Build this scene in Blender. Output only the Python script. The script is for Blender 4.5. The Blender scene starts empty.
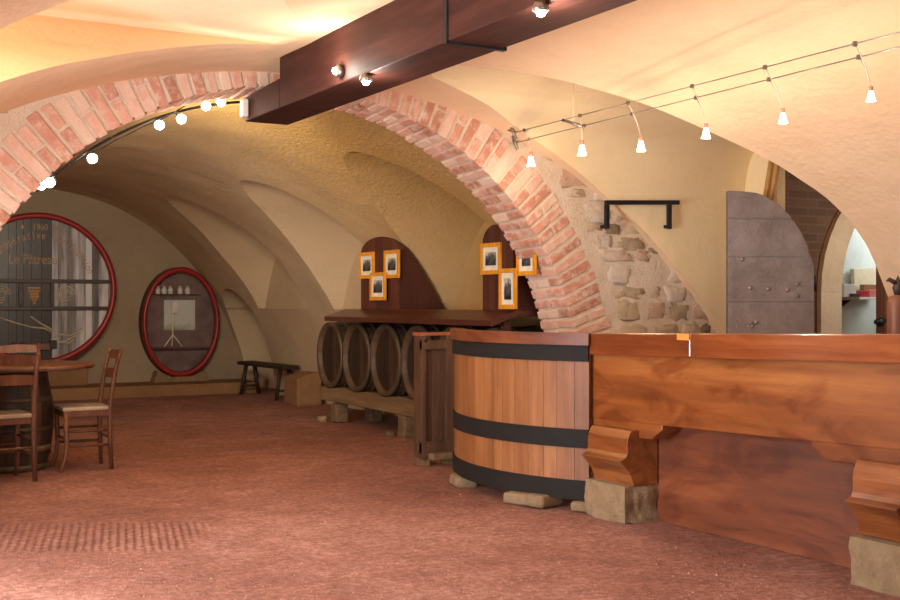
import bpy, bmesh, math, random
from mathutils import Vector, Matrix, noise
R = math.radians
PI = math.pi
random.seed(7)
S = bpy.context.scene
COL = S.collection

# ------------------------------------------------------------------ frame of the room
# X runs along the brick arch wall, Y runs through it down the cellar, Z is up.
TH, FPX, EYE, HY = R(30), 1150.0, 1.25, 304.0
CT, ST = math.cos(TH), math.sin(TH)
def ray(px, py):
    l = (px - 450) / FPX
    return Vector((CT * l + ST, -ST * l + CT, -(py - HY) / FPX))
def at_y(px, py, y):
    d = ray(px, py); t = y / d.y
    return Vector((t * d.x, y, EYE + t * d.z))
def at_x(px, py, x):
    d = ray(px, py); t = x / d.x
    return Vector((x, t * d.y, EYE + t * d.z))
def at_z(px, py, z):
    d = ray(px, py); t = (z - EYE) / d.z
    return Vector((t * d.x, t * d.y, z))
def at_d(px, py, dep):
    d = ray(px, py)
    return Vector((d.x * dep, d.y * dep, EYE + d.z * dep))
def depth(p): return p[0] * ST + p[1] * CT
def pxx(p): return 450 + FPX * (p[0] * CT - p[1] * ST) / depth(p)

# ------------------------------------------------------------------ mesh builder
class MB:
    def __init__(s): s.v, s.f, s.t, s.sm, s.tint = [], [], [], [], 0.5
    def add(s, vs, fs, smooth=False, M=None):
        b = len(s.v)
        for p in vs:
            p = Vector(p)
            s.v.append(M @ p if M else p)
        for f in fs:
            s.f.append([b + i for i in f]); s.t.append(s.tint); s.sm.append(smooth)
        return s
    def box(s, c, d, M=None, jit=0.0):
        x, y, z = c; a, b, h = d[0] / 2, d[1] / 2, d[2] / 2
        vs = [(x + i * a, y + j * b, z + k * h) for i in (-1, 1) for j in (-1, 1) for k in (-1, 1)]
        if jit: vs = [tuple(q + random.uniform(-jit, jit) for q in p) for p in vs]
        return s.add(vs, [(0, 1, 3, 2), (4, 6, 7, 5), (0, 4, 5, 1), (2, 3, 7, 6), (0, 2, 6, 4), (1, 5, 7, 3)], False, M)
    def hexa(s, b, t):            # four bottom and four top corners, both counter-clockwise seen from above
        return s.add(list(b) + list(t), [(3, 2, 1, 0), (4, 5, 6, 7), (0, 1, 5, 4), (1, 2, 6, 5), (2, 3, 7, 6), (3, 0, 4, 7)])
    def prism(s, poly, axis, a, b, M=None):   # poly of 2-D points extruded from a to b along axis
        def P(q, w):
            return {'x': (w, q[0], q[1]), 'y': (q[0], w, q[1]), 'z': (q[0], q[1], w)}[axis]
        n = len(poly)
        vs = [P(q, a) for q in poly] + [P(q, b) for q in poly]
        fs = [tuple(range(n)), tuple(range(2 * n - 1, n - 1, -1))] + [(i, n + i, n + (i + 1) % n, (i + 1) % n) for i in range(n)]
        return s.add(vs, fs, False, M)
    def tube(s, pts, r, n=8, cap=True, M=None):
        pts = [Vector(p) for p in pts]
        rs = r if isinstance(r, (list, tuple)) else [r] * len(pts)
        vs, fs = [], []
        up = None
        for i, p in enumerate(pts):
            t = (pts[min(i + 1, len(pts) - 1)] - pts[max(i - 1, 0)]).normalized()
            if up is None:
                up = Vector((0, 0, 1)) if abs(t.z) < .9 else Vector((1, 0, 0))
            x = (up - t * up.dot(t)).normalized(); y = t.cross(x); up = x
            for k in range(n):
                a = 2 * PI * k / n
                vs.append(p + (x * math.cos(a) + y * math.sin(a)) * rs[i])
        for i in range(len(pts) - 1):
            for k in range(n):
                fs.append((i * n + k, i * n + (k + 1) % n, (i + 1) * n + (k + 1) % n, (i + 1) * n + k))
        s.add(vs, fs, True, M)
        if cap:
            b = len(s.v) - len(vs)
            for ring in (range(n - 1, -1, -1), range((len(pts) - 1) * n, len(pts) * n)):
                s.f.append([b + i for i in ring]); s.t.append(s.tint); s.sm.append(False)
        return s
    def lathe(s, prof, n=32, M=None, sx=1.0, sy=1.0, smooth=True, close=False):   # prof: (radius, z)
        vs = [(r * math.cos(2 * PI * k / n) * sx, r * math.sin(2 * PI * k / n) * sy, z) for r, z in prof for k in range(n)]
        m = len(prof)
        fs = [(i * n + k, i * n + (k + 1) % n, ((i + 1) % m) * n + (k + 1) % n, ((i + 1) % m) * n + k) for i in range(m if close else m - 1) for k in range(n)]
        return s.add(vs, fs, smooth, M)
    def disc(s, r, z, n=32, M=None, sx=1.0, sy=1.0):
        return s.add([(r * math.cos(2 * PI * k / n) * sx, r * math.sin(2 * PI * k / n) * sy, z) for k in range(n)], [tuple(range(n))], False, M)
    def ball(s, c, r, n=10, m=6, M=None):
        vs, fs = [], []
        for i in range(m + 1):
            th = PI * i / m
            for k in range(n):
                a = 2 * PI * k / n
                vs.append((c[0] + r * math.sin(th) * math.cos(a), c[1] + r * math.sin(th) * math.sin(a), c[2] + r * math.cos(th)))
        for i in range(m):
            for k in range(n):
                fs.append((i * n + k, (i + 1) * n + k, (i + 1) * n + (k + 1) % n, i * n + (k + 1) % n))
        return s.add(vs, fs, True, M)
    def grid(s, rows, smooth=True):           # rows of equal length
        n = len(rows[0]); vs = [p for r in rows for p in r]
        fs = [(i * n + j, i * n + j + 1, (i + 1) * n + j + 1, (i + 1) * n + j) for i in range(len(rows) - 1) for j in range(n - 1)]
        return s.add(vs, fs, smooth)
    def build(s, name, mat, parent=None, bevel=0, weld=False, sub=0, fix=True):
        me = bpy.data.meshes.new(name)
        me.from_pydata([tuple(p) for p in s.v], [], s.f)
        me.materials.append(mat)
        me.polygons.foreach_set('use_smooth', s.sm)
        at = me.attributes.new('tint', 'FLOAT', 'FACE'); at.data.foreach_set('value', s.t)
        if weld or fix:
            bm = bmesh.new(); bm.from_mesh(me)
            if weld: bmesh.ops.remove_doubles(bm, verts=bm.verts, dist=1e-4)
            if fix: bmesh.ops.recalc_face_normals(bm, faces=bm.faces)
            bm.to_mesh(me); bm.free()
        me.update()
        o = bpy.data.objects.new(name, me); COL.objects.link(o)
        if parent: o.parent = parent
        if bevel:
            b = o.modifiers.new('bevel', 'BEVEL'); b.width = bevel; b.segments = 2; b.limit_method = 'ANGLE'; b.angle_limit = R(40)
        if sub:
            q = o.modifiers.new('sub', 'SUBSURF'); q.levels = q.render_levels = sub
        return o

def tag(o, label=None, cat=None, group=None, kind=None):
    if label: o['label'] = label
    if cat: o['category'] = cat
    if group: o['group'] = group
    if kind: o['kind'] = kind
    return o
def thing(name, label, cat, loc=(0, 0, 0), rz=0, group=None, kind=None):
    o = bpy.data.objects.new(name, None); o.empty_display_size = .1; COL.objects.link(o)
    o.location = loc; o.rotation_euler = (0, 0, rz)
    return tag(o, label, cat, group, kind)
def kids(o): return [c for c in COL.objects if c.parent == o]
def dup(root, loc, rz, label, group=None):
    def cp(o, par):
        c = o.copy(); COL.objects.link(c); c.parent = par
        for ch in kids(o): cp(ch, c)
        return c
    r = cp(root, None); r.location = loc; r.rotation_euler = (0, 0, rz); r['label'] = label
    if group: r['group'] = group
    return r
def frame_m(origin, x, y, z):
    x, y, z = Vector(x).normalized(), Vector(y).normalized(), Vector(z).normalized()
    return Matrix(((x.x, y.x, z.x, origin[0]), (x.y, y.y, z.y, origin[1]), (x.z, y.z, z.z, origin[2]), (0, 0, 0, 1)))

# ------------------------------------------------------------------ materials
def srgb(c):
    return tuple(((q / 255) / 12.92 if q / 255 <= .04045 else ((q / 255 + .055) / 1.055) ** 2.4) for q in c) + (1,)
class NT:
    def __init__(s, name):
        s.m = bpy.data.materials.new(name); s.m.use_nodes = True
        s.n = s.m.node_tree.nodes; s.l = s.m.node_tree.links
        s.b = s.n['Principled BSDF']
    def node(s, t, **k):
        n = s.n.new(t)
        for a, v in k.items():
            if a in n.inputs.keys() if hasattr(n, 'inputs') else False: n.inputs[a].default_value = v
            else: setattr(n, a, v)
        return n
    def lk(s, a, b): s.l.new(a, b)
    def coord(s, scale=(1, 1, 1), rot=(0, 0, 0)):
        tc = s.n.new('ShaderNodeTexCoord'); mp = s.n.new('ShaderNodeMapping')
        mp.inputs['Scale'].default_value = scale; mp.inputs['Rotation'].default_value = rot
        s.lk(tc.outputs['Object'], mp.inputs['Vector']); return mp.outputs['Vector']
    def noise(s, vec, scale, detail=4, rough=.55, dist=0):
        n = s.n.new('ShaderNodeTexNoise'); n.inputs['Scale'].default_value = scale; n.inputs['Detail'].default_value = detail
        n.inputs['Roughness'].default_value = rough; n.inputs['Distortion'].default_value = dist
        s.lk(vec, n.inputs['Vector']); return n.outputs['Fac']
    def ramp(s, fac, stops):
        r = s.n.new('ShaderNodeValToRGB'); e = r.color_ramp.elements
        while len(e) < len(stops): e.new(.5)
        for q, (p, c) in zip(e, stops): q.position = p; q.color = c
        s.lk(fac, r.inputs['Fac']); return r.outputs['Color']
    def mix(s, fac, a, b, mode='MIX'):
        n = s.n.new('ShaderNodeMix'); n.data_type = 'RGBA'; n.blend_type = mode
        for sock, v in ((n.inputs['Factor'], fac), (n.inputs['A'], a), (n.inputs['B'], b)): pass
        for idx, v in ((0, fac), (6, a), (7, b)):
            if hasattr(v, 'is_linked') or isinstance(v, bpy.types.NodeSocket): s.lk(v, n.inputs[idx])
            else: n.inputs[idx].default_value = v
        return n.outputs[2]
    def math(s, op, a, b=0.0):
        n = s.n.new('ShaderNodeMath'); n.operation = op
        for i, v in ((0, a), (1, b)):
            if isinstance(v, bpy.types.NodeSocket): s.lk(v, n.inputs[i])
            else: n.inputs[i].default_value = v
        return n.outputs[0]
    def attr(s):
        n = s.n.new('ShaderNodeAttribute'); n.attribute_name = 'tint'; return n.outputs['Fac']
    def bump(s, h, strength=.3, dist=.01, prev=None):
        n = s.n.new('ShaderNodeBump'); n.inputs['Strength'].default_value = strength; n.inputs['Distance'].default_value = dist
        s.lk(h, n.inputs['Height'])
        if prev: s.lk(prev, n.inputs['Normal'])
        s.lk(n.outputs['Normal'], s.b.inputs['Normal']); return n.outputs['Normal']
    def out(s, col=None, rough=.7, metal=0, spec=None, coat=0):
        if col is not None:
            if isinstance(col, bpy.types.NodeSocket): s.lk(col, s.b.inputs['Base Color'])
            else: s.b.inputs['Base Color'].default_value = col
        if isinstance(rough, bpy.types.NodeSocket): s.lk(rough, s.b.inputs['Roughness'])
        else: s.b.inputs['Roughness'].default_value = rough
        s.b.inputs['Metallic'].default_value = metal
        if spec is not None: s.b.inputs['Specular IOR Level'].default_value = spec
        s.b.inputs['Coat Weight'].default_value = coat; s.b.inputs['Coat Roughness'].default_value = .12
        return s.m

def plain(name, c, rough=.6, metal=0, bump=0, spec=None, var=.12):
    t = NT(name); v = t.coord()
    k = t.noise(v, 14, 4)
    c0 = srgb(c)
    col = t.ramp(k, [(.25, tuple(q * (1 - var) for q in c0[:3]) + (1,)), (.75, tuple(min(1, q * (1 + var)) for q in c0[:3]) + (1,))])
    if bump: t.bump(t.noise(v, 60, 5), bump, .004)
    return t.out(col, rough, metal, spec)
def wood(name, dark, mid, light, axis='z', scale=1.0, rough=.45, coat=0, tint=.35, bump=.12, knots=False, spec=None):
    t = NT(name)
    st = {'x': (.9, 9, 9), 'y': (9, .9, 9), 'z': (9, 9, .9)}[axis]
    v = t.coord(tuple(q * scale for q in st))
    big = t.noise(v, .55, 3, .5, 1.2)
    fine = t.noise(v, 3.2, 8, .62, .4)
    a = t.math('ADD', t.math('MULTIPLY', big, .55), t.math('MULTIPLY', fine, .45))
    if tint: a = t.math('ADD', a, t.math('MULTIPLY', t.math('SUBTRACT', t.attr(), .5), tint))
    col = t.ramp(a, [(.28, srgb(dark)), (.5, srgb(mid)), (.72, srgb(light))])
    if knots:
        v2 = t.coord({'x': (1.1, 2.4, 3.2), 'y': (2.4, 1.1, 3.2), 'z': (3.2, 3.2, 1.1)}[axis])
        vo = t.n.new('ShaderNodeTexVoronoi'); vo.inputs['Scale'].default_value = 1.35; t.lk(v2, vo.inputs['Vector'])
        kn = t.ramp(vo.outputs['Distance'], [(.03, (.16, .08, .05, 1)), (.13, (1, 1, 1, 1))])
        sw = t.noise(v2, 1.3, 3, .5, 2.0)
        sm = t.ramp(sw, [(.36, (.58, .42, .34, 1)), (.5, (1, 1, 1, 1))])
        col = t.mix(.8, col, kn, 'MULTIPLY'); col = t.mix(.75, col, sm, 'MULTIPLY')
    if bump: t.bump(fine, bump, .003)
    return t.out(col, rough, coat=coat, spec=spec)
def plaster(name, a, b, stain, bs=.25, scale=1.0, rough_scale=55, rd=.006):
    t = NT(name); v = t.coord()
    n1 = t.noise(v, .8 * scale, 5, .6, .3); n2 = t.noise(v, 6 * scale, 5, .6)
    col = t.ramp(n1, [(.3, srgb(a)), (.7, srgb(b))])
    col = t.mix(t.ramp(n2, [(.52, (0, 0, 0, 1)), (.8, (.35, .35, .35, 1))]), col, srgb(stain))
    nb = t.bump(t.noise(v, rough_scale, 4, .6), bs, rd)
    t.bump(t.noise(v, 5, 4, .55), bs, .03, nb)
    return t.out(col, .9, spec=.2)
def emit(name, c, s):
    m = bpy.data.materials.new(name); m.use_nodes = True
    b = m.node_tree.nodes['Principled BSDF']
    b.inputs['Base Color'].default_value = c; b.inputs['Emission Color'].default_value = c; b.inputs['Emission Strength'].default_value = s
    return m

M = {}
M['vault_plaster'] = plaster('peach_plaster', (237, 201, 160), (242, 209, 172), (226, 187, 146), .35, 1, 26, .012)
M['lunette_plaster'] = plaster('yellow_plaster', (244, 220, 174), (247, 226, 186), (234, 206, 156), .3, 1, 26, .01)
# coarse roughcast of the deep cellar, coarser and yellower near the arch
def roughcast():
    t = NT('roughcast_plaster'); v = t.coord()
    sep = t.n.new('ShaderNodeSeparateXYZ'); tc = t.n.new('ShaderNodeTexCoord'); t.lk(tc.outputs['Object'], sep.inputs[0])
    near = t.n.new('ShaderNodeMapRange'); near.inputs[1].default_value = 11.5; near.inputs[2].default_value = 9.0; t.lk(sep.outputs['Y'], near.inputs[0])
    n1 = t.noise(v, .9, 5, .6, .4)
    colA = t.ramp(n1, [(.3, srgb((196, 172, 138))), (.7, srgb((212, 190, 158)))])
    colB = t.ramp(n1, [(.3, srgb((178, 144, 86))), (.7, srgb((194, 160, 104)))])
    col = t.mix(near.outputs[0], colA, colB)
    n3 = t.noise(v, 26, 5, .65, .3); n4 = t.noise(v, 7, 4, .6)
    h = t.math('ADD', t.math('MULTIPLY', n3, t.math('ADD', .35, t.math('MULTIPLY', near.outputs[0], .9))), t.math('MULTIPLY', n4, .6))
    t.bump(h, .6, .035)
    return t.out(col, .95, spec=.15)
M['roughcast'] = roughcast()
M['end_plaster'] = plaster('grey_brown_plaster', (150, 132, 110), (164, 146, 122), (128, 108, 86), .4)
M['ledge'] = plaster('ledge_render', (140, 104, 72), (156, 118, 84), (104, 74, 50), .7, 2, 40, .02)
M['mortar'] = plaster('pale_mortar', (212, 192, 168), (224, 206, 186), (178, 156, 132), .8, 3, 60, .012)
def brickm():
    t = NT('old_brick'); v = t.coord()
    k = t.math('ADD', t.attr(), t.math('MULTIPLY', t.math('SUBTRACT', t.noise(v, 9, 5), .5), .5))
    col = t.ramp(k, [(.0, srgb((178, 122, 98))), (.35, srgb((206, 148, 124))), (.65, srgb((218, 168, 146))), (.95, srgb((226, 196, 172)))])
    white = t.ramp(t.noise(v, 14, 6, .7), [(.46, (0, 0, 0, 1)), (.68, (.85, .85, .85, 1))])
    col = t.mix(white, col, srgb((226, 202, 184)))
    t.bump(t.noise(v, 45, 6, .65), .6, .012)
    return t.out(col, .92, spec=.15)
M['brick'] = brickm()
def stonem(name, cs, sc=6, bs=.8):
    t = NT(name); v = t.coord()
    k = t.math('ADD', t.math('MULTIPLY', t.attr(), .6), t.math('MULTIPLY', t.noise(v, sc, 8, .7, .5), .55))
    col = t.ramp(k, [(.22 + .55 * i / (len(cs) - 1), srgb(c)) for i, c in enumerate(cs)])
    t.bump(t.noise(v, sc * 4, 8, .7), bs, .03)
    return t.out(col, .9, spec=.2)
M['stone'] = stonem('rubble_stone', [(112, 96, 76), (172, 150, 122), (204, 182, 152), (200, 164, 138), (220, 204, 184)])
M['block'] = stonem('granite_block', [(92, 72, 52), (144, 118, 88), (186, 158, 124)], 9, 1.0)
M['jamb_stone'] = stonem('pale_jamb_stone', [(186, 152, 116), (218, 190, 154), (234, 214, 184)], 7, .5)
def floorm():
    t = NT('red_gravel'); v = t.coord()
    n1 = t.noise(v, .55, 4, .6, .5); n2 = t.noise(v, 24, 6, .75); n5 = t.noise(v, 5, 5, .6)
    a = t.math('ADD', t.math('MULTIPLY', n1, .3), t.math('ADD', t.math('MULTIPLY', n2, .5), t.math('MULTIPLY', n5, .2)))
    col = t.ramp(a, [(.38, srgb((120, 78, 64))), (.5, srgb((160, 108, 92))), (.62, srgb((200, 152, 136)))])
    vo = t.n.new('ShaderNodeTexVoronoi'); vo.inputs['Scale'].default_value = 46; t.lk(v, vo.inputs['Vector'])
    sp = t.ramp(vo.outputs['Distance'], [(.10, (.55, .55, .55, 1)), (.2, (0, 0, 0, 1))])
    col = t.mix(sp, col, srgb((198, 148, 126)))
    # rake marks left in the gravel in the open foreground
    sep = t.n.new('ShaderNodeSeparateXYZ'); t.lk(v, sep.inputs[0])
    wv = t.n.new('ShaderNodeTexWave'); wv.inputs['Scale'].default_value = 7.5; wv.inputs['Distortion'].default_value = 1.2; wv.inputs['Detail'].default_value = 2
    wv.bands_direction = 'X'; t.lk(t.coord((1, 1, 1), (0, 0, R(14))), wv.inputs['Vector'])
    def band(o, lo, hi, soft):
        m1 = t.n.new('ShaderNodeMapRange'); m1.inputs[1].default_value = lo - soft; m1.inputs[2].default_value = lo; t.lk(o, m1.inputs[0])
        m2 = t.n.new('ShaderNodeMapRange'); m2.inputs[1].default_value = hi + soft; m2.inputs[2].default_value = hi; t.lk(o, m2.inputs[0])
        return t.math('MULTIPLY', m1.outputs[0], m2.outputs[0])
    rot = t.coord((1, 1, 1), (0, 0, R(30))); s2 = t.n.new('ShaderNodeSeparateXYZ'); t.lk(rot, s2.inputs[0])
    mask = t.math('MULTIPLY', band(s2.outputs['X'], -2.6, -1.45, .15), band(s2.outputs['Y'], 5.9, 6.5, .12))
    n3 = t.noise(v, 60, 6, .75); n4 = t.noise(v, 9, 4)
    h = t.math('ADD', t.math('ADD', t.math('MULTIPLY', n3, .5), t.math('MULTIPLY', n4, .7)), t.math('MULTIPLY', t.math('MULTIPLY', wv.outputs['Fac'], mask), .55))
    t.bump(h, 1.0, .035)
    return t.out(col, .88, spec=.3)
M['floor'] = floorm()
M['pebble'] = stonem('pebble_mix', [(140, 78, 58), (166, 98, 76), (186, 118, 94), (214, 166, 146)], 20, .3)
M['beam'] = wood('dark_beam_wood', (46, 24, 19), (64, 34, 27), (84, 48, 38), 'y', 1, .62, tint=0, bump=.25, spec=.15)
M['tub'] = wood('oak_staves', (110, 65, 33), (138, 86, 47), (162, 108, 63), 'z', 1, .55, tint=.22)
M['press'] = wood('varnished_walnut', (92, 46, 21), (138, 78, 37), (172, 110, 58), 'y', .55, .3, coat=.5, tint=.2, knots=True)
M['press_panel'] = wood('dark_varnished_walnut', (78, 38, 20), (112, 58, 30), (142, 80, 45), 'y', .6, .5, tint=.25, knots=True)
M['rim'] = wood('polished_rim_wood', (96, 46, 23), (134, 70, 36), (170, 100, 56), 'y', .6, .16, coat=1.0, tint=.2)
M['hoop'] = plain('black_iron_hoop', (34, 30, 28), .7, 0, .4, spec=.2)
M['iron'] = plain('black_iron', (34, 32, 34), .45, .5)
M['steel'] = plain('dull_steel', (150, 140, 130), .35, .9)
M['old_oak'] = wood('aged_cask_oak', (40, 28, 19), (62, 44, 30), (88, 64, 44), 'z', 1, .6, tint=.3)
M['old_oak_x'] = wood('aged_cask_oak_side', (42, 30, 20), (68, 49, 33), (96, 72, 50), 'x', 1, .6, tint=.3)
M['old_hoop'] = plain('rusty_hoop', (88, 74, 56), .55, .3, .3)
M['cradle'] = wood('grey_beam', (84, 62, 40), (120, 94, 64), (152, 124, 88), 'y', 1, .75, tint=.2, bump=.4)
M['shelf'] = wood('maroon_board', (62, 30, 22), (84, 44, 34), (106, 60, 46), 'y', 1, .35, tint=.2)
M['panel'] = wood('maroon_panelling', (66, 32, 24), (84, 44, 34), (98, 54, 42), 'z', 1, .5, tint=.25)
M['cab'] = wood('brown_cabinet_wood', (58, 38, 26), (88, 60, 42), (116, 84, 60), 'z', 1, .55, tint=.2)
M['cab_top'] = wood('copper_brown_board', (120, 60, 36), (170, 96, 62), (200, 130, 90), 'x', 1, .3, tint=.2)
M['chair'] = wood('brown_chair_wood', (62, 34, 22), (96, 56, 36), (130, 84, 56), 'z', 1.5, .55, tint=.2, spec=.3)
M['chair_seat'] = wood('worn_seat', (120, 98, 78), (160, 138, 114), (186, 166, 142), 'x', 1.5, .3, tint=.2)
M['bench'] = wood('black_brown_bench', (36, 24, 18), (52, 36, 26), (70, 50, 36), 'y', 1.2, .6, tint=.2)
M['tabletop'] = wood('red_brown_top', (66, 40, 28), (98, 60, 42), (130, 88, 62), 'x', 1, .4, coat=.1, tint=.2)
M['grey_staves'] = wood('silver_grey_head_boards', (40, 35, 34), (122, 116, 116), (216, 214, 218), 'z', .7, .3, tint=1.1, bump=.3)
M['cask_side'] = wood('golden_cask_side', (130, 90, 50), (176, 130, 78), (200, 156, 100), 'y', 1, .6, tint=.2)
M['red_rim'] = plain('red_painted_hoop', (150, 34, 34), .4, 0, .1)
M['bar_brown'] = wood('dark_cross_bar', (46, 34, 32), (70, 54, 50), (96, 78, 70), 'x', 1, .5, tint=.2)
M['gilt'] = plain('worn_gilt_paint', (176, 132, 84), .5, 0, 0, var=.3)
M['gilt_pale'] = plain('pale_worn_paint', (196, 180, 150), .5, 0, 0, var=.3)
M['frame'] = wood('yellow_frame_wood', (190, 118, 24), (222, 150, 40), (240, 178, 70), 'z', 3, .35, tint=.2)
M['mat'] = plain('cream_mount', (226, 220, 200), .7)
def printm():
    t = NT('old_black_and_white_print'); v = t.coord((1, 1, 1))
    sep = t.n.new('ShaderNodeSeparateXYZ'); t.lk(v, sep.inputs[0])
    n = t.noise(v, 18, 6, .7, .5)
    k = t.math('ADD', t.math('MULTIPLY', sep.outputs['Z'], 2.6), t.math('MULTIPLY', n, .9))
    col = t.ramp(k, [(.30, (.012, .012, .013, 1)), (.5, (.09, .09, .09, 1)), (.62, (.55, .54, .5, 1))])
    return t.out(col, .4)
M['print'] = printm()
def doorm():
    t = NT('lilac_grey_paint'); v = t.coord()
    col = t.ramp(t.noise(v, 5, 6, .65), [(.3, srgb((122, 108, 104))), (.7, srgb((156, 143, 139)))])
    t.bump(t.noise(v, 22, 6, .65, .6), .8, .012)
    return t.out(col, .38)
M['door'] = doorm()
M['stud'] = plain('painted_stud', (160, 142, 138), .35, .3)
def brown_brick():
    t = NT('dark_brown_brick'); v = t.coord((1, 1, 1), (R(90), 0, 0))
    b = t.n.new('ShaderNodeTexBrick'); b.inputs['Scale'].default_value = 1.0
    b.inputs['Color1'].default_value = srgb((116, 84, 62)); b.inputs['Color2'].default_value = srgb((96, 70, 54)); b.inputs['Mortar'].default_value = srgb((112, 88, 70))  # dark brown bricks, mortar of similar tone
    b.inputs['Brick Width'].default_value = .24; b.inputs['Row Height'].default_value = .075; b.inputs['Mortar Size'].default_value = .008
    t.lk(v, b.inputs['Vector']); t.bump(b.outputs['Fac'], -.4, .01)
    return t.out(b.outputs['Color'], .9)
M['brown_brick'] = brown_brick()
M['brown_plaster'] = plaster('brown_plaster', (150, 110, 78), (168, 126, 90), (120, 84, 58), .5)
M['blue_wall'] = plaster('pale_blue_limewash', (196, 206, 200), (214, 220, 214), (170, 180, 176), .3)
M['white'] = plain('white_gloss', (232, 228, 220), .4)
M['cream'] = plain('cream_card', (222, 212, 180), .6)
M['card'] = plain('brown_cardboard', (150, 104, 60), .7)
M['red'] = plain('red_packet', (186, 40, 50), .4)
M['pink'] = plain('pink_packet', (232, 128, 126), .4)
M['navy'] = plain('navy_cover', (52, 50, 80), .4)
M['orange'] = plain('orange_paper', (244, 140, 60), .5)
M['post'] = wood('rust_brown_post', (90, 50, 32), (122, 72, 48), (150, 98, 70), 'z', 1, .5, tint=.1)
M['copper'] = plain('copper_cap', (228, 160, 136), .4, .2)
M['black'] = plain('matt_black', (24, 24, 26), .5)
M['lead'] = plain('pale_lead', (236, 214, 190), .4)
M['bulb'] = emit('halogen_bulb', (1, .86, .66, 1), 30)
M['shade'] = emit('lit_frosted_glass', (1, .84, .70, 1), 7)
M['amber'] = emit('amber_bulb', (1, .5, .28, 1), 2.4)
M['green_bulb'] = emit('pale_halogen', (1, .95, .62, 1), 30)
M['led'] = emit('red_pilot', (1, .05, .06, 1), 3)
M['showcase'] = plaster('plum_backing', (110, 84, 86), (140, 122, 116), (80, 62, 58), .5, 5)  # mottled plum tones stand in for brick reflected in the glass
M['showcase_floor'] = plain('plum_cloth', (104, 58, 60), .7)
def reflectionm():
    t = NT('pale_reflection_print'); v = t.coord()
    sep = t.n.new('ShaderNodeSeparateXYZ'); t.lk(v, sep.inputs[0])
    k = t.math('ADD', t.math('MULTIPLY', sep.outputs['Z'], 2.2), t.math('MULTIPLY', t.noise(v, 9, 5, .6), .55))
    col = t.ramp(k, [(.16, srgb((96, 92, 82))), (.32, srgb((170, 172, 160))), (.5, srgb((206, 210, 204)))])
    return t.out(col, .5)
M['poster'] = reflectionm()
def glassm():
    m = bpy.data.materials.new('thin_clear_glass'); m.use_nodes = True; n = m.node_tree.nodes; l = m.node_tree.links
    n.remove(n['Principled BSDF'])
    g = n.new('ShaderNodeBsdfGlossy'); g.inputs['Roughness'].default_value = .03
    t = n.new('ShaderNodeBsdfTransparent'); x = n.new('ShaderNodeMixShader'); x.inputs[0].default_value = .07
    l.new(t.outputs[0], x.inputs[1]); l.new(g.outputs[0], x.inputs[2]); l.new(x.outputs[0], n['Material Output'].inputs[0])
    return m
M['glass'] = glassm()

# ------------------------------------------------------------------ vaults
CA, RA = (3.035, -1.91), 4.704        # front vault: axis along Y
CB, RB = (2.775, -.287), 3.12         # deep vault behind the brick arch
WY0, WY1 = 7.2, 7.55                  # faces of the arch wall
def xa(z, side): return CA[0] + side * math.sqrt(max(0, RA * RA - (z - CA[1]) ** 2))
def xb(z, side): return CB[0] + side * math.sqrt(max(0, RB * RB - (z - CB[1]) ** 2))
ZA, ZB = CA[1] + RA, CB[1] + RB
def interp(tab, z):
    if z <= tab[0][0]: return tab[0][1]
    for (a, b), (c, d) in zip(tab, tab[1:]):
        if z <= c: return b + (d - b) * (z - a) / (c - a)
    return tab[-1][1]
def wob(p, amp=.012):
    q = Vector(p); k = noise.noise(q * .9) * amp + noise.noise(q * 2.7 + Vector((9, 3, 1))) * amp * .45
    return k
class Cut:                             # a lunette or niche: near and far edge of the opening at each height
    def __init__(s, near, far, apex, top, sill=-1): s.near, s.far, s.apex, s.top, s.sill = near, far, apex, top, sill
    def n(s, z): return interp(s.near, z) if s.sill - 5e-5 <= z < s.top else s.apex
    def f(s, z): return interp(s.far, z) if s.sill - 5e-5 <= z < s.top else s.apex
def round_cut(c, r, zt, sill):
    ks = [i / 16 for i in range(17)]
    near = [(sill, c - r)] + [(zt + r * math.sin(k * PI / 2), c - r * math.cos(k * PI / 2)) for k in ks]
    far = [(z, 2 * c - v) for z, v in near]
    return Cut(near, far, c, zt + r, sill)
def vault_side(name, xfun, side, zs, y0, y1, cuts, mat, centre, top, amp=.012):
    mb = MB()
    lines = [None] + cuts + [None]
    for a, b in zip(lines, lines[1:]):
        rows = []
        n = 26
        for z, shift in zs:
            if shift > 0 and rows:
                mb.grid(rows); rows = []
            zz = z + shift
            lo = a.f(zz) if a else y0
            hi = b.n(zz) if b else y1
            row = []
            for i in range(n + 1):
                p = Vector((xfun(z, side), lo + (hi - lo) * i / n, z))
                d = Vector((centre[0] - p.x, 0, centre[1] - p.z)).normalized()
                row.append(p + d * wob(p, amp))
            rows.append(row)
        mb.grid(rows)
    return mb
def zlist(top, extra, sills=()):
    zs = set([round(top * math.sin(k * PI / 2 / 60), 5) for k in range(61)])
    for e in extra:
        for k in range(1, 9): zs.add(round(e - .004 * k * k, 5))
    zs = sorted(z for z in zs if z >= 0)
    out = [(z, 0) for z in zs if z < top - 1e-4] + [(top - 1e-5, 0)]
    for e in extra: out.append((e, 0))
    for e in sills: out += [(e, -1e-4), (e, 1e-4)]
    return sorted(out, key=lambda q: q[0] + q[1])
right_lun = Cut([(-1, 5.34), (1.1, 5.34), (1.2, 5.31), (1.32, 5.27), (1.5, 5.21), (1.65, 5.16), (1.78, 5.14), (1.95, 5.17), (2.12, 5.26), (2.24, 5.36), (2.37, 5.48), (2.5, 5.61), (2.59, 5.75), (2.65, 5.86), (2.72, 6.06), (2.765, 6.3)],
                [(-1, 7.13), (2.1, 7.12), (2.33, 7.08), (2.45, 7.04), (2.55, 6.96), (2.64, 6.80), (2.71, 6.72), (2.75, 6.62), (2.765, 6.4)], 6.35, 2.765)
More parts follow.
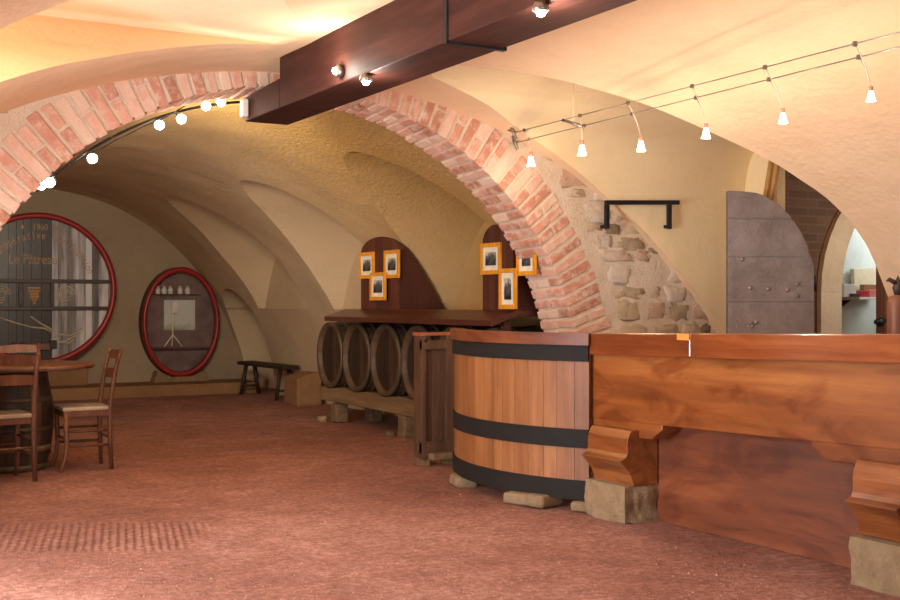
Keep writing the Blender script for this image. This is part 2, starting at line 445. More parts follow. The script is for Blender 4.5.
left_lun = Cut([(-1, 3.66), (1.7, 3.66), (2.1, 3.78), (2.23, 3.88), (2.5, 4.25), (2.66, 4.85), (2.74, 5.6), (2.768, 6.1)],
               [(-1, 5.24), (1.7, 5.26), (2.0, 5.34), (2.25, 5.5), (2.42, 5.76), (2.58, 6.04), (2.7, 6.2), (2.768, 6.3)], 6.2, 2.768)
XR, XL = 6.95, -.62
ceil_root = thing('ceiling', 'peach plastered barrel vault over the bar, cut by side lunettes', 'ceiling', kind='structure')
extraA = [2.1, 2.25, 2.4, 2.5, 2.6, 2.66, 2.7, 2.72, 2.735, 2.75, 2.765, 2.768, 2.78, 2.787]
ZR, ZL_ = zlist(ZA, [right_lun.top]), zlist(ZA, [left_lun.top])
mb = vault_side('v', xa, 1, ZR, -3.0, WY0 + .01, [right_lun], None, CA, ZA)
mb.build('vault', M['vault_plaster'], ceil_root, fix=False)
mb = vault_side('v', xa, -1, ZL_, -3.0, WY0 + .01, [left_lun], None, CA, ZA)
mb.build('vault', M['vault_plaster'], ceil_root, fix=False)
def tunnel(cut, xfun, side, xend, zmin, centre, rows_z, amp=.012, n=10, slant=0):
    mb = MB()
    zs = [z for z, q in rows_z if z + q <= cut.top + 1e-6 and z + q >= zmin - 1e-6]
    path = [(cut.n(z - 1e-5), z, 0) for z in zs] + [(cut.f(z - 1e-5), z, 1) for z in reversed(zs)]
    rows = []
    for y, z, fr_ in path:
        g = xfun(z, side)
        if side * (xend - g) < 0: g = xend
        p0 = Vector((g, y, z)); d = Vector((centre[0] - p0.x, 0, centre[1] - p0.z)).normalized()
        p0 += d * wob(p0, amp)
        sl = slant * abs(xend - g) * fr_
        rows.append([p0.lerp(Vector((xend, max(y - sl, min(y, cut.near[0][1] + .04)), z)), i / n) for i in range(n + 1)])
    return mb.grid(rows)
tunnel(right_lun, xa, 1, XR, 0, CA, ZR).build('lunette', M['lunette_plaster'], ceil_root, fix=False)
tunnel(left_lun, xa, -1, XL, 0, CA, ZL_).build('lunette', M['vault_plaster'], ceil_root, fix=False)

# deep cellar vault with three wall niches and a low doorway on its right flank
niches = [round_cut(8.85, .85, 1.68, 1.19), round_cut(11.4, .86, 1.68, 1.19), round_cut(13.87, .89, 1.68, 1.19)]
low_door = round_cut(15.55, .55, .92, -.5)
deep = thing('ceiling_deep', 'brown roughcast barrel vault of the deep cellar with arched niches', 'ceiling', kind='structure')
ZD = zlist(ZB, [niches[0].top, niches[1].top, niches[2].top, low_door.top], [1.19])
mb = vault_side('v', xb, 1, ZD, WY1, 16.26, niches + [low_door], None, CB, ZB, .02)
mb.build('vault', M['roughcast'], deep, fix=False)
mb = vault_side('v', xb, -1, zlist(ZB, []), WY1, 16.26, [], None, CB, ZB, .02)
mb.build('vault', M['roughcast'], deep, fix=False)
for c in niches:
    tb = tunnel(c, xb, 1, 5.60, 1.19, CB, ZD, .02, slant=.8)
    ys = [c.apex - (c.apex - c.near[0][1]) * 1.02, c.apex + (c.apex - c.near[0][1]) * 1.02]
    tb.add([(5.60, ys[0], 1.17), (5.60, ys[1], 1.17), (5.60, ys[1], c.top + .02), (5.60, ys[0], c.top + .02)], [(0, 1, 2, 3)])
    sl_ = []
    for i in range(27):
        y = c.near[0][1] + (c.far[0][1] - c.near[0][1]) * i / 26; p = Vector((xb(1.19, 1), y, 1.19))
        p += Vector((CB[0] - p.x, 0, CB[1] - p.z)).normalized() * wob(p, .02)
        sl_.append([p, Vector((5.62, y, 1.19))])
    tb.grid(sl_, False)
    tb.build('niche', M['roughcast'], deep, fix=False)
tb = tunnel(low_door, xb, 1, 7.4, 0, CB, ZD, .02)
tb.add([(7.4, 14.9, -.02), (7.4, 16.2, -.02), (7.4, 16.2, 1.6), (7.4, 14.9, 1.6)], [(0, 1, 2, 3)])
tb.build('niche', M['roughcast'], deep, fix=False)

# ------------------------------------------------------------------ floor, end wall, ledge, back wall
fl = MB(); n = 60
rows = [[Vector((-1.5 + 12.0 * i / n, -3.2 + 20.2 * j / n, 0)) for i in range(n + 1)] for j in range(n + 1)]
fl.grid(rows); tag(fl.build('floor', M['floor'], fix=False), 'red gravel floor of the whole cellar', 'floor', kind='structure')
ew = MB(); ew.grid([[Vector((-1 + 8 * i / 40, 16.25 + .03 * noise.noise(Vector((i * .4, j * .4, 0))), 3.1 * j / 20)) for i in range(41)] for j in range(21)])
tag(ew.build('wall_far', M['end_plaster'], fix=False), 'grey brown plastered end wall behind the two casks', 'wall', kind='structure')
lg = MB(); k = 36
top = [(1.2 + 4.6 * i / k, 15.42 + .03 * noise.noise(Vector((i * .7, 2, 0)))) for i in range(k + 1)]
for (xA, yA), (xB, yB) in zip(top, top[1:]):
    lg.hexa([(xA, yA, 0), (xB, yB, 0), (xB, 16.3, 0), (xA, 16.3, 0)], [(xA, yA + .02, .15), (xB, yB + .02, .15), (xB, 16.3, .15), (xA, 16.3, .15)])
tag(lg.build('trim_1', M['ledge'], weld=True, fix=False), 'low rendered ledge along the foot of the end wall', 'ledge', kind='structure')
bw = MB(); bw.box((3, -3.05, 1.5), (9, .1, 3.2))
tag(bw.build('wall_back', M['vault_plaster']), 'plastered wall closing the front vault', 'wall', kind='structure')
# left lunette: the bright entrance stands here, an open doorway
lw = MB(); lw.box((XL - .05, 3.6, 1.5), (.1, .5, 3.2)); lw.box((XL - .05, 5.45, 1.5), (.1, .5, 3.2)); lw.box((XL - .05, 4.5, 2.65), (.1, 1.5, .9))
tag(lw.build('wall_left', M['vault_plaster']), 'plastered wall round the open entrance in the left lunette', 'wall', kind='structure')

# ------------------------------------------------------------------ brick arch wall
AC, AR = (3.03, .37), 2.336
def taper(a):                    # how far the arch narrows through the wall
    if a > PI / 2: return .03 * max(0, 1 - (a - PI / 2) / .5)
    k = max(0, 1 - a / R(45))
    return .03 + .085 * k * k
def arch_pt(a, r, y):
    t = (y - WY0) / (WY1 - WY0); rr = r - taper(max(0, a)) * t
    return Vector((AC[0] + rr * math.cos(a), y, AC[1] + rr * math.sin(a)))
aw = thing('wall_arch', 'cross wall with a wide brick arch and rubble stone piers', 'wall', kind='structure')
mb = MB(); N = 90
fr, bk, inn, inb = [], [], [], []
for i in range(N + 1):
    a = PI * i / N
    o = Vector((math.cos(a), 0, math.sin(a)))
    k = min((4.6 / abs(o.x)) if abs(o.x) > 1e-6 else 99, 3.2 / max(o.z, 1e-6))
    inn.append(arch_pt(a, AR + .012, WY0 + .004)); inb.append(arch_pt(a, AR + .012, WY1 - .004))
    fr.append(Vector((AC[0] + o.x * k, WY0 + .004, AC[1] + o.z * k))); bk.append(Vector((AC[0] + o.x * k, WY1 - .004, AC[1] + o.z * k)))
mb.grid([inn, fr], False); mb.grid([inb, inn], False); mb.grid([bk, inb], False)
for s in (0, N):
    a, b, c, d = inn[s], fr[s], bk[s], inb[s]
    mb.add([(p.x, p.y, 0) for p in (a, b, c, d)] + [a, b, c, d], [(0, 1, 5, 4), (1, 2, 6, 5), (2, 3, 7, 6), (3, 0, 4, 7)])
mb.build('masonry', M['mortar'], aw, fix=False)
mb = MB()
pitch = .087; nC = int(PI * AR / pitch)
def voussoir(a0, a1, r0, r1, y0, y1):
    j = lambda s=.004: random.uniform(-s, s)
    vs = []
    for y in (y0, y1):
        for r_, a_ in ((r0, a0), (r1, a0), (r1, a1), (r0, a1)):
            p = arch_pt(a_, r_, y); vs.append(p + Vector((j(), j(.003), j())))
    mb.tint = random.random()
    mb.add(vs, [(0, 1, 2, 3), (7, 6, 5, 4), (0, 4, 5, 1), (1, 5, 6, 2), (2, 6, 7, 3), (3, 7, 4, 0)])
for i in range(-4, nC + 4):
    a0 = (i + .14) * pitch / AR; a1 = (i + .86) * pitch / AR
    d = random.uniform(.31, .345)
    rs = [(0, d)] if i % 2 else [(0, d * .47), (d * .53, d)]
    ys = [(WY0 - .006 + random.uniform(-.005, .004), WY0 + .17), (WY0 + .185, WY1 + .004)] if i % 3 else [(WY0 - .006, WY0 + .11), (WY0 + .125, WY0 + .25), (WY0 + .262, WY1 + .004)]
    for r_ in rs:
        for q, y_ in enumerate(ys):
            voussoir(a0, a1, AR + r_[0] + random.uniform(-.006, .004), AR + r_[1], y_[0], y_[1])
mb.build('brick_arch', M['brick'], aw, bevel=.006)
mb = MB()
def rock(c, d, mb):
    mb.tint = random.random(); n, m = 14, 10; vs, fs = [], []
    sd = Vector((random.random() * 50, random.random() * 50, 0))
    for i in range(m + 1):
        th = PI * i / m
        for k in range(n):
            a = 2 * PI * k / n
            q = Vector((math.sin(th) * math.cos(a), math.sin(th) * math.sin(a), math.cos(th)))
            w = Vector([math.copysign(abs(t) ** .55, t) for t in q]) * (1 + .42 * noise.noise(q * 2.1 + sd))
            vs.append((c[0] + w.x * d[0] / 2, c[1] + w.y * d[1] / 2, c[2] + w.z * d[2] / 2))
    for i in range(m):
        for k in range(n): fs.append((i * n + k, (i + 1) * n + k, (i + 1) * n + (k + 1) % n, i * n + (k + 1) % n))
    mb.add(vs, fs, True)
for side in (1, -1):
    z = .02
    while z < 2.75:
        hgt = random.uniform(.08, .18)
        x = AC[0] + side * (math.sqrt(max(0, (AR + .36) ** 2 - max(0, z - AC[1]) ** 2)) + random.uniform(.03, .08))
        while abs(x - AC[0]) < 4.1:
            w = random.uniform(.12, .36)
            if random.random() < .93: rock((x + side * w / 2, WY0 + .036, z + hgt / 2 + random.uniform(-.015, .015)), (w, random.uniform(.07, .12), hgt * random.uniform(.9, 1.15)), mb)
            x += side * (w + random.uniform(.005, .03))
        z += hgt + random.uniform(.0, .02)
mb.build('rubble_stones', M['stone'], aw)

# ------------------------------------------------------------------ right lunette wall, door leaf, passage
rw = thing('wall_right', 'yellow plastered wall of the right lunette round the passage doorway', 'wall', kind='structure')
DY0, DY1 = 5.4, 6.74
pts = [(4.9, 0), (DY0, 0), (DY0, 2.45)] + [((DY0 + DY1) / 2 - math.cos(PI * k / 16) * (DY1 - DY0) / 2, 2.45 + .3 * math.sin(PI * k / 16)) for k in range(1, 16)] + [(DY1, 2.45), (DY1, 0), (7.4, 0), (7.4, 3.1), (4.9, 3.1)]
mb = MB(); mb.prism(pts, 'x', XR, XR + .09); mb.build('masonry', M['lunette_plaster'], rw)
mb = MB()
for py0, py1, dx in ((150, 200, 0), (150, 197, .07)):
    a, b = at_x(779, 165, 6.9), at_x(768, 198, 6.9)
    mb.tube([(6.9, a.y + dx, a.z + .1), (6.9, b.y + dx, b.z - .2)], .022, 8)
pp = mb.build('conduit', plain('yellow_conduit', (196, 150, 84), .4)); tag(pp, 'pair of yellow pipes running up the wall above the grey door', 'pipe')
# door leaf standing open, flat to the view of someone at the bar
dp = 8.92
hinge = at_d(813, 300, dp); free = at_d(727, 300, dp)
dv = (Vector((hinge.x, hinge.y, 0)) - Vector((free.x, free.y, 0))); DW = dv.length; dv.normalize()
dn = Vector((dv.y, -dv.x, 0))
DM = frame_m((free.x, free.y, 0), dv, -dn, (0, 0, 1))
dr = thing('door_1', 'lilac grey studded door leaf with curved top standing open beside yellow wall', 'door', (free.x, free.y, 0), math.atan2(dv.y, dv.x), kind='structure')
outl = [(727, 191), (740, 191.5), (755, 193), (765, 196.5), (778, 205), (790, 217), (800, 232), (808, 250), (813, 268)]
outl = [((x - 727) * dp / FPX, EYE + (HY - y) * dp / FPX) for x, y in outl]
def topz(x): return interp(outl, x)
mb = MB()
cuts = [0.02] + [EYE + (HY - y) * dp / FPX for y in (390, 345, 302, 257, 219)] + [9]
for a, b in zip(cuts, cuts[1:]):
    mb.tint = random.random(); g = .004
    xs = [DW * i / 30 for i in range(31)]
    up = [(x, min(b - g, topz(x))) for x in xs if topz(x) > a + g]
    poly = [(0, a + g)] + [(up[-1][0], a + g)] + list(reversed(up))
    if len(up) > 1: mb.prism(poly, 'y', -.03, .03)
plk = mb.build('planks', M['door'], dr, bevel=.003)
mb = MB(); mb.prism([(0, .02)] + [(DW, .02)] + list(reversed([(x, z - .005) for x, z in outl])), 'y', -.02, .02); mb.build('core', M['door'], dr)
for x, y in ((741, 259.5), (749, 288), (767, 289), (786, 290), (796, 284), (796, 296), (749, 323), (755, 322), (751, 326)):
    mb = MB(); mb.ball(((x - 727) * dp / FPX, -.034, EYE + (HY - y) * dp / FPX), .017); mb.build('stud', M['stud'], plk)
for zz in (.35, 1.35):
    mb = MB(); mb.tube([(DW + .012, 0, zz), (DW + .012, 0, zz + .12)], .014, 8); mb.build('hinge', M['iron'], dr)
# passage and the pale room behind it
ps = thing('wall_passage', 'dark brown brick passage wall with a pale stone archway behind the grey door', 'wall', kind='structure')
PYW = 7.2
def ell(cx, a, b, z0, n=20): return [(cx - a * math.cos(PI * k / n), z0 + b * math.sin(PI * k / n)) for k in range(n + 1)]
inner, outer = ell(9.0, .83, .97, 1.35), ell(9.0, 1.09, 1.12, 1.35)
mb = MB()
poly = [(XR + .15, 0), (outer[0][0], 0)] + outer + [(outer[-1][0], 0), (10.6, 0), (10.6, 3.2), (XR + .15, 3.2)]
mb.prism(poly, 'y', PYW, PYW + .3); mb.build('brickwork', M['brown_brick'], ps)
mb = MB(); mb.tint = .5
jl = [((8.17, 0), (7.91, 0)), ((8.17, .45), (7.91, .45)), ((8.17, .95), (7.91, .95)), ((8.17, 1.35), (7.91, 1.35))]
ring = list(zip(inner, outer))
blocks = list(zip(jl, jl[1:])) + [(ring[i], ring[min(i + 3, 20)]) for i in range(0, 20, 3)] + [(((9.83, a), (10.09, a)), ((9.83, b), (10.09, b))) for a, b in ((0, .45), (.45, .95), (.95, 1.35))]
for (i0, o0), (i1, o1) in blocks:
    mb.tint = random.random()
    k0 = ring.index((i0, o0)) if (i0, o0) in ring else -1; k1 = ring.index((i1, o1)) if (i1, o1) in ring else -1
    if k0 >= 0 and k1 > k0: poly = [inner[q] for q in range(k0, k1 + 1)] + [outer[q] for q in range(k1, k0 - 1, -1)]
    else: poly = [i0, i1, o1, o0]
    mb.prism(poly, 'y', PYW - .05, PYW + .3)
mb.build('stone_archway', M['jamb_stone'], ps)
mb = MB()
mb.grid([[Vector((XR + .2 + 3.6 * i / 12, 4.6 + 2.62 * j / 12, 2.15 + .75 * math.sin(PI * min(1, .12 + i / 12 * .9)))) for i in range(13)] for j in range(13)])
mb.box((8.8, 4.6, 1.5), (4, .1, 3.2)); mb.build('passage_vault', M['brown_plaster'], ps, fix=False)
mb = MB(); mb.box((9.3, 8.3, 1.5), (3.2, .1, 3)); mb.box((7.9, 7.9, 1.5), (.1, .8, 3)); mb.box((10.6, 6.5, 1.5), (.1, 4, 3.2)); mb.box((9.3, 7.9, 2.9), (3.2, 1, .1))
mb.build('pale_room', M['blue_wall'], ps)
mb = MB(); mb.tint = .5
a, b = at_y(878.5, 300, 7.08), at_y(892, 300, 7.08)
mb.box(((a.x + b.x) / 2, 7.06, 1.15), (b.x - a.x, .1, 2.3))
pst = thing('door_2', 'narrow dark red brown door edge right of the wall shelf', 'door', kind='structure')
mb.build('leaf', M['post'], pst, bevel=.004)
mb = MB(); q = at_y(880, 322, 6.99); mb.tube([q + Vector((-.06, 0, .0)), q + Vector((.07, 0, .01))], .02, 8); mb.ball(q, .045); mb.build('latch', M['black'], pst)

# wall shelf in the pale room with its clutter
sh0, sh1 = at_y(838, 297, 8.0), at_y(878, 297, 8.0)
SW = sh1.x - sh0.x; zS = sh0.z
ws = thing('wall_shelf', 'small white edged shelf on the pale blue wall beyond the archway', 'shelf', (sh0.x, 8.0, zS))
mb = MB(); mb.box((SW / 2, .12, -.012), (SW, .25, .024)); mb.build('board', M['white'], ws, bevel=.002)
mb = MB(); mb.tint = .5; mb.box((SW * .26, -.008, -.012), (SW * .5, .006, .03)); mb.build('edge_strip', M['cradle'], ws)
bx = SW * .36
mb = MB(); mb.prism([(.02, -.03), (.22, -.03), (.22, -.33), (.19, -.33), (.17, -.12)], 'x', bx - .012, bx + .012)
mb.ball((bx, .205, -.33), .025); mb.build('bracket', M['iron'], ws)
def sbox(name, x0, x1, y0, y1, yy, mat, label, cat, d=.1, tilt=0, lift=0):
    a, b = at_y(x0, y1, yy), at_y(x1, y0, yy)
    mb = MB(); mb.box((0, 0, (b.z - a.z) / 2), (b.x - a.x, d, b.z - a.z)); o = mb.build(name, mat, bevel=.003)
    o.location = ((a.x + b.x) / 2, yy, max(a.z, zS) if not lift else a.z); o.rotation_euler = (0, tilt, 0); o.location.z = zS + lift
    return tag(o, label, cat)
sbox('tin_canister', 839, 851.5, 284, 296.5, 8.07, M['white'], 'small white tin at the left end of the wall shelf', 'tin', .12)
sbox('cream_box', 853, 875, 268, 296, 8.2, M['cream'], 'tall cream box standing behind the packets on the wall shelf', 'box', .05, R(-3), .008)
sbox('cardboard_box', 862, 877, 284, 296.5, 8.12, M['card'], 'brown cardboard box at the right end of the wall shelf', 'box', .06)
sbox('red_packet', 857.5, 866, 290, 296.5, 8.03, M['red'], 'flat red packet on the wall shelf', 'packet', .06)
sbox('pink_packet', 867, 875, 289, 296.5, 8.03, M['pink'], 'pink packet beside the red packet on the wall shelf', 'packet', .05)
sbox('notebook', 848, 857, 293, 296.5, 8.03, M['navy'], 'dark blue notebook lying by the white tin on the shelf', 'notebook', .08)
# black wall rail on the stone pier
wr = thing('wall_rail', 'black iron rail on two legs fixed over the stone pier', 'rail')
yR = 7.07
a, b = at_y(605.5, 202.5, yR), at_y(678.5, 202.5, yR); zz = (a.z + b.z) / 2
mb = MB(); mb.hexa([(a.x, yR - .017, a.z - .017), (b.x, yR - .017, b.z - .017), (b.x, yR + .017, b.z - .017), (a.x, yR + .017, a.z - .017)], [(a.x, yR - .017, a.z + .017), (b.x, yR - .017, b.z + .017), (b.x, yR + .017, b.z + .017), (a.x, yR + .017, a.z + .017)]); mb.build('bar', M['iron'], wr, bevel=.003)
for p in (607.8, 670.2):
    t_, f_ = at_y(p, 205, yR), at_y(p - 1, 229, yR)
    mb = MB(); mb.box((f_.x, yR, (t_.z + f_.z) / 2), (.034, .03, t_.z - f_.z)); mb.box((f_.x, yR + .035, f_.z + .02), (.03, .06, .026))
    mb.build('leg', M['iron'], wr, bevel=.003)

# ------------------------------------------------------------------ ceiling beam and its lamps
bz0, bx0, bx1 = 2.468, 2.655, 2.965
cb = thing('ceiling_beam', 'heavy dark brown wooden beam under the crown of the vault', 'beam')
mb = MB(); mb.tint = .5
yA = [7.31, 7.215, 7.215, 6.6, 5.6, 4.66]
def btop(x): return CA[1] + math.sqrt(RA * RA - (x - CA[0]) ** 2) + .012
mb.hexa([(bx0, -2.9, bz0), (bx1, -2.9, bz0), (bx1, 6.72, bz0), (bx0, 6.72, bz0)], [(bx0, -2.9, btop(bx0)), (bx1, -2.9, btop(bx1)), (bx1, 6.72, btop(bx1)), (bx0, 6.72, btop(bx0))])
mb.hexa([(bx0, 6.72, bz0), (bx1, 6.72, bz0), (bx1, 7.34, bz0), (bx0, 7.34, bz0)], [(bx0, 6.72, 2.655), (bx1, 6.72, 2.655), (bx1, 7.34, 2.63), (bx0, 7.34, 2.63)])
mb.build('timber', M['beam'], cb, bevel=.008)
mb = MB(); yS = at_x(447, 30, bx0).y
mb.box((bx0 - .005, yS, 2.62), (.012, .03, .32)); mb.box(((bx0 + bx1) / 2, yS, bz0 - .005), (bx1 - bx0 + .02, .03, .012)); mb.box((bx1 + .005, yS, 2.6), (.012, .03, .28))
mb.build('iron_strap', M['iron'], cb)
q = at_x(241, 107, 2.63)
jb = MB(); jb.box((2.632, 7.29, 2.55), (.04, .06, .12)); jbo = jb.build('junction_box', M['white'], bevel=.006); tag(jbo, 'small white electrical box on the far end of the ceiling beam', 'box')
LIGHTS = []
def light(name, kind, loc, energy, color, size=.05, rot=None, spot=None, blend=.6, size_y=None):
    d = bpy.data.lights.new(name, kind); d.energy = energy; d.color = color
    if kind == 'AREA':
        d.size = size
        if size_y: d.shape = 'RECTANGLE'; d.size_y = size_y
    else: d.shadow_soft_size = size
    if kind == 'SPOT': d.spot_size = spot; d.spot_blend = blend
    o = bpy.data.objects.new(name, d); COL.objects.link(o); o.location = loc
    if rot is not None: o.rotation_euler = rot
    LIGHTS.append(o); return o
def aim(o, p):
    d = Vector(p) - Vector(o.location); o.rotation_euler = d.to_track_quat('-Z', 'Y').to_euler()
WARM = (1, .92, .80)
def beam_lamp(px, py, face, mat, label):
    if face == 'under': p = at_z(px, py, bz0 - .03); nrm = Vector((0, 0, -1))
    else: p = at_x(px, py, bx0 - .03); nrm = Vector((-1, 0, 0))
    t = thing('beam_lamp', label, 'lamp', p, 0, 'lamps on the ceiling beam')
    m = MB(); q = nrm.to_track_quat('Z', 'Y').to_matrix().to_4x4()
    m.lathe([(.0, -.03), (.03, -.03), (.036, .0), (.03, .008)], 16, q); m.build('housing', M['steel'], t)
    m = MB(); m.lathe([(0.0, .03), (.016, .022), (.024, .006), (.018, -.01), (0, -.014)], 16, q); m.build('bulb', mat, t)
    return p
p1 = beam_lamp(337, 71, 'side', M['amber'], 'small amber lamp on the side face of the ceiling beam')
p2 = beam_lamp(366, 80, 'under', M['green_bulb'], 'pale yellow halogen lamp under the beam near the arch')
p3 = beam_lamp(541, 10, 'under', M['bulb'], 'bright halogen lamp under the beam nearest the camera')
light('beam_light', 'POINT', p1 + Vector((-.06, 0, 0)), 7, WARM, .03)
light('beam_light', 'POINT', p2 + Vector((0, 0, -.06)), 10, WARM, .03)
light('beam_light', 'POINT', p3 + Vector((0, 0, -.06)), 14, WARM, .03)

# ------------------------------------------------------------------ cable lamps across the lunette
W1a, W2a = Vector((4.60, 7.01, 2.50)), Vector((4.70, 7.14, 2.45))
W1b, W2b = Vector((4.08, 3.26, 2.40)), Vector((4.165, 3.33, 2.36))
def on_line(a, b, px):
    lo, hi = 0.0, 1.0
    for _ in range(50):
        m = (lo + hi) / 2
        if pxx(a.lerp(b, m)) < px: lo = m
        else: hi = m
    return a.lerp(b, lo)
cw = thing('cable_track', 'pair of thin steel lighting cables strung from the arch across the vault', 'cable')
for a, b in ((W1a, W1b), (W2a, W2b)):
    m = MB(); m.tube([a, b + (b - a) * .45], .0035, 6); m.build('cable', M['steel'], cw)
    m = MB(); m.tube([a + Vector((-.02, .03, .05)), a + Vector((0, 0, -.05))], .012, 8); m.tube([a, a + Vector((0, .1, .03))], .008, 6); m.build('anchor', M['steel'], cw)
m = MB(); s1, s2 = on_line(W1a, W1b, 562.5), on_line(W2a, W2b, 582); m.tube([s1, s2], .011, 8); m.build('spreader', M['steel'], cw)
sm_ = s1.lerp(s2, .55); m = MB(); m.tube([sm_, (sm_.x, sm_.y, 2.74)], .002, 5); m.build('hanger_wire', M['lead'], cw)
pend = [(531, 160, 524, 'first cable lamp, over the brick arch'), (582, 149, 580, 'cable lamp hanging under the cable spreader'), (641, 145, 628, 'cable lamp above the black wall rail'),
        (706, 132, 692, 'cable lamp right of the black wall rail'), (783, 117, 765, 'cable lamp above the grey door'), (871, 95, 855, 'cable lamp nearest the camera, high at the right')]
for px, py, cx, lab in pend:
    c1 = on_line(W1a, W1b, cx); c2 = on_line(W2a, W2b, cx + 4); dpt = depth(c1)
    L = at_d(px, py, dpt)
    sc = 1.0 if px > 560 else .95
    t = thing('pendant_lamp', 'lit white glass cone, ' + lab, 'lamp', L, 0, 'cone lamps along the steel cables')
    k = .0043 * dpt * sc
    m = MB(); m.lathe([(k * .98, -k * 1.25), (k * .9, -k * 1.25), (k * .42, k * .75), (k * .3, k * .8)], 16); m.lathe([(0, -k * 1.1), (k * .9, -k * 1.1)], 16); m.build('lamp_shade', M['shade'], t)
    m = MB(); m.lathe([(0, k * .7), (k * .42, k * .7), (k * .42, k * 1.7), (0, k * 1.75)], 12); m.build('cap', M['copper'], t)
    for c in (c1, c2):
        m = MB(); e = c - L; m.tube([(0, 0, k * 1.6), (e.x * .35, e.y * .35, k * 1.6 + (e.z - k * 1.6) * .5), tuple(e)], .0025, 5); m.build('lead', M['lead'], t)
    for c in (c1, c2):
        m = MB(); m.box(tuple(c - L), (.016, .016, .022)); m.build('clip', M['steel'], t)
    light('cable_light', 'POINT', L + Vector((0, 0, -k * 1.25 - .05)), 8.5 if px > 560 else 3.5, (1, .80, .60), .035)

# ------------------------------------------------------------------ spot rail behind the arch
SY = 7.62
sp = [at_y(x, y, SY) for x, y in ((41, 185), (50, 182.5), (92.5, 158.5), (159.5, 125), (181.5, 119), (206, 106), (221, 102))]
rail = thing('spot_rail', 'black lighting rail bent along the back of the brick arch', 'rail')
m = MB(); pth = []
for i in range(25):
    a = R(136 - 40 * i / 24); pth.append((AC[0] + 2.30 * math.cos(a), SY + .01, AC[1] + 2.30 * math.sin(a)))
m.tube(pth, .009, 8); m.build('track', M['black'], rail)
for i in (2, 9, 16, 23):
    m = MB(); a = Vector(pth[i]); m.tube([a, a + Vector((0, -.08, 0))], .008, 6); m.build('clip', M['black'], rail)
labs = ['lowest spot lamp on the left shoulder of the arch', 'second lowest spot lamp, touching the lowest on the arch rail', 'single spot lamp between the two lower pairs on the arch rail',
        'left lamp of the middle pair on the arch rail', 'right lamp of the middle pair on the arch rail', 'left lamp of the pair beside the beam end', 'spot lamp closest to the beam end']
for i, (p, lb) in enumerate(zip(sp, labs)):
    t = thing('spot_lamp', 'lit black ' + lb, 'lamp', p, 0, 'spot lamps on the arch rail')
    best = min(pth, key=lambda q: (Vector(q) - p).length); e = Vector(best) - p
    m = MB(); m.tube([(0, .02, .0), tuple(e)], .007, 6); m.build('stem', M['black'], t)
    fx = Vector((-ST * .3 - .35, -1, -.25)).normalized(); q = fx.to_track_quat('Z', 'Y').to_matrix().to_4x4()
    m = MB(); m.lathe([(0, -.07), (.022, -.07), (.034, -.02), (.036, .008)], 14, q); m.build('housing', M['black'], t)
    m = MB(); m.lathe([(0, .03), (.018, .024), (.031, .008), (.031, -.004), (0, -.006)], 14, q); m.build('bulb', M['bulb'], t)
    l = light('spot_light', 'SPOT', p + Vector((0, .10, -.02)), 100, (1, .84, .64), .03, (0, 0, 0), R(125), .9); aim(l, (3.1 - .15 * i, 11.2, 3.3))
    l = light('spot_spill', 'POINT', p + Vector((0, .10, -.02)), 4, (1, .88, .72), .03)

# ------------------------------------------------------------------ the great round cask and the oval cask
HYC = 15.8
hc = at_y(39, 289, HYC)
def face_m(c): return frame_m(c, (1, 0, 0), (0, 0, 1), (0, -1, 0))        # local x right, y up, z toward the viewer
bc = thing('wine_cask', 'huge round grey wine cask head with red rim, dated 1960', 'cask', (hc.x, HYC, .15))
cz = hc.z - .15; FM = face_m((0, 0, cz)); CRd = 1.0
m = MB(); m.lathe([(CRd - .02, -.36), (CRd + .004, -.1), (CRd - .012, .02)], 72, FM); m.build('body', M['cask_side'], bc)
m = MB(); m.lathe([(CRd + .002, -.05), (CRd + .005, .03), (CRd - .02, .045), (CRd - .062, .045), (CRd - .07, .0), (CRd - .07, -.06)], 72, FM, close=True); m.build('hoop', M['red_rim'], bc)
m = MB(); x = -.94
tints = [.5, .35, .6, .3, .75, .4, .25, .55, .8, .3, .42, .66, .3, .9, .72, .8, .52, .66, .5, .7]
i = 0
while x < .93:
    w = random.choice((.085, .1, .12, .13)); w = min(w, .935 - x)
    if w < .02: break
    r = .935; m.tint = tints[i % len(tints)] if False else (random.uniform(.0, .5) if x < .1 else random.uniform(.4, .95)); i += 1  # tone varies by board; lighter right half paints in the spot lamp glare
    xs = [x + (w - .004) * k / 3 for k in range(4)]
    up = [(q, math.sqrt(max(.0001, r * r - q * q))) for q in xs]
    poly = [(q, -h) for q, h in up] + [(q, h) for q, h in reversed(up)]
    zt = random.uniform(-.03, -.024)
    vs = [(q[0], q[1], zt) for q in poly] + [(q[0], q[1], -.08) for q in poly]; n = len(poly)
    m.add(vs, [tuple(range(n)), tuple(range(2 * n - 1, n - 1, -1))] + [(k, n + k, n + (k + 1) % n, (k + 1) % n) for k in range(n)], False, FM)
    x += w
m.build('head_boards', M['grey_staves'], bc)
for yy in (.105, -.255 + .0):
    m = MB(); m.tint = .5; h = math.sqrt(.935 ** 2 - yy * yy) - .005; m.box((0, yy, .0), (2 * h, .05, .045), FM); m.build('cross_bar', M['bar_brown'], bc, bevel=.005)
for xx in (-.23, .17):
    m = MB(); m.tint = .5; m.box((xx, -.075, -.002), (.045, .30, .036), FM); m.build('upright_bar', M['bar_brown'], bc, bevel=.005)
def glyphs(s, size):
    cu = bpy.data.curves.new('t', 'FONT'); cu.body = s; cu.size = size; cu.align_x = 'CENTER'; cu.resolution_u = 3
    o = bpy.data.objects.new('t', cu); COL.objects.link(o)
    bpy.context.view_layer.update()
    me = bpy.data.meshes.new_from_object(o.evaluated_get(bpy.context.evaluated_depsgraph_get()))
    vs = [v.co.copy() for v in me.vertices]; fs = [tuple(p.vertices) for p in me.polygons]
    bpy.data.objects.remove(o); bpy.data.curves.remove(cu); bpy.data.meshes.remove(me)
    return vs, fs
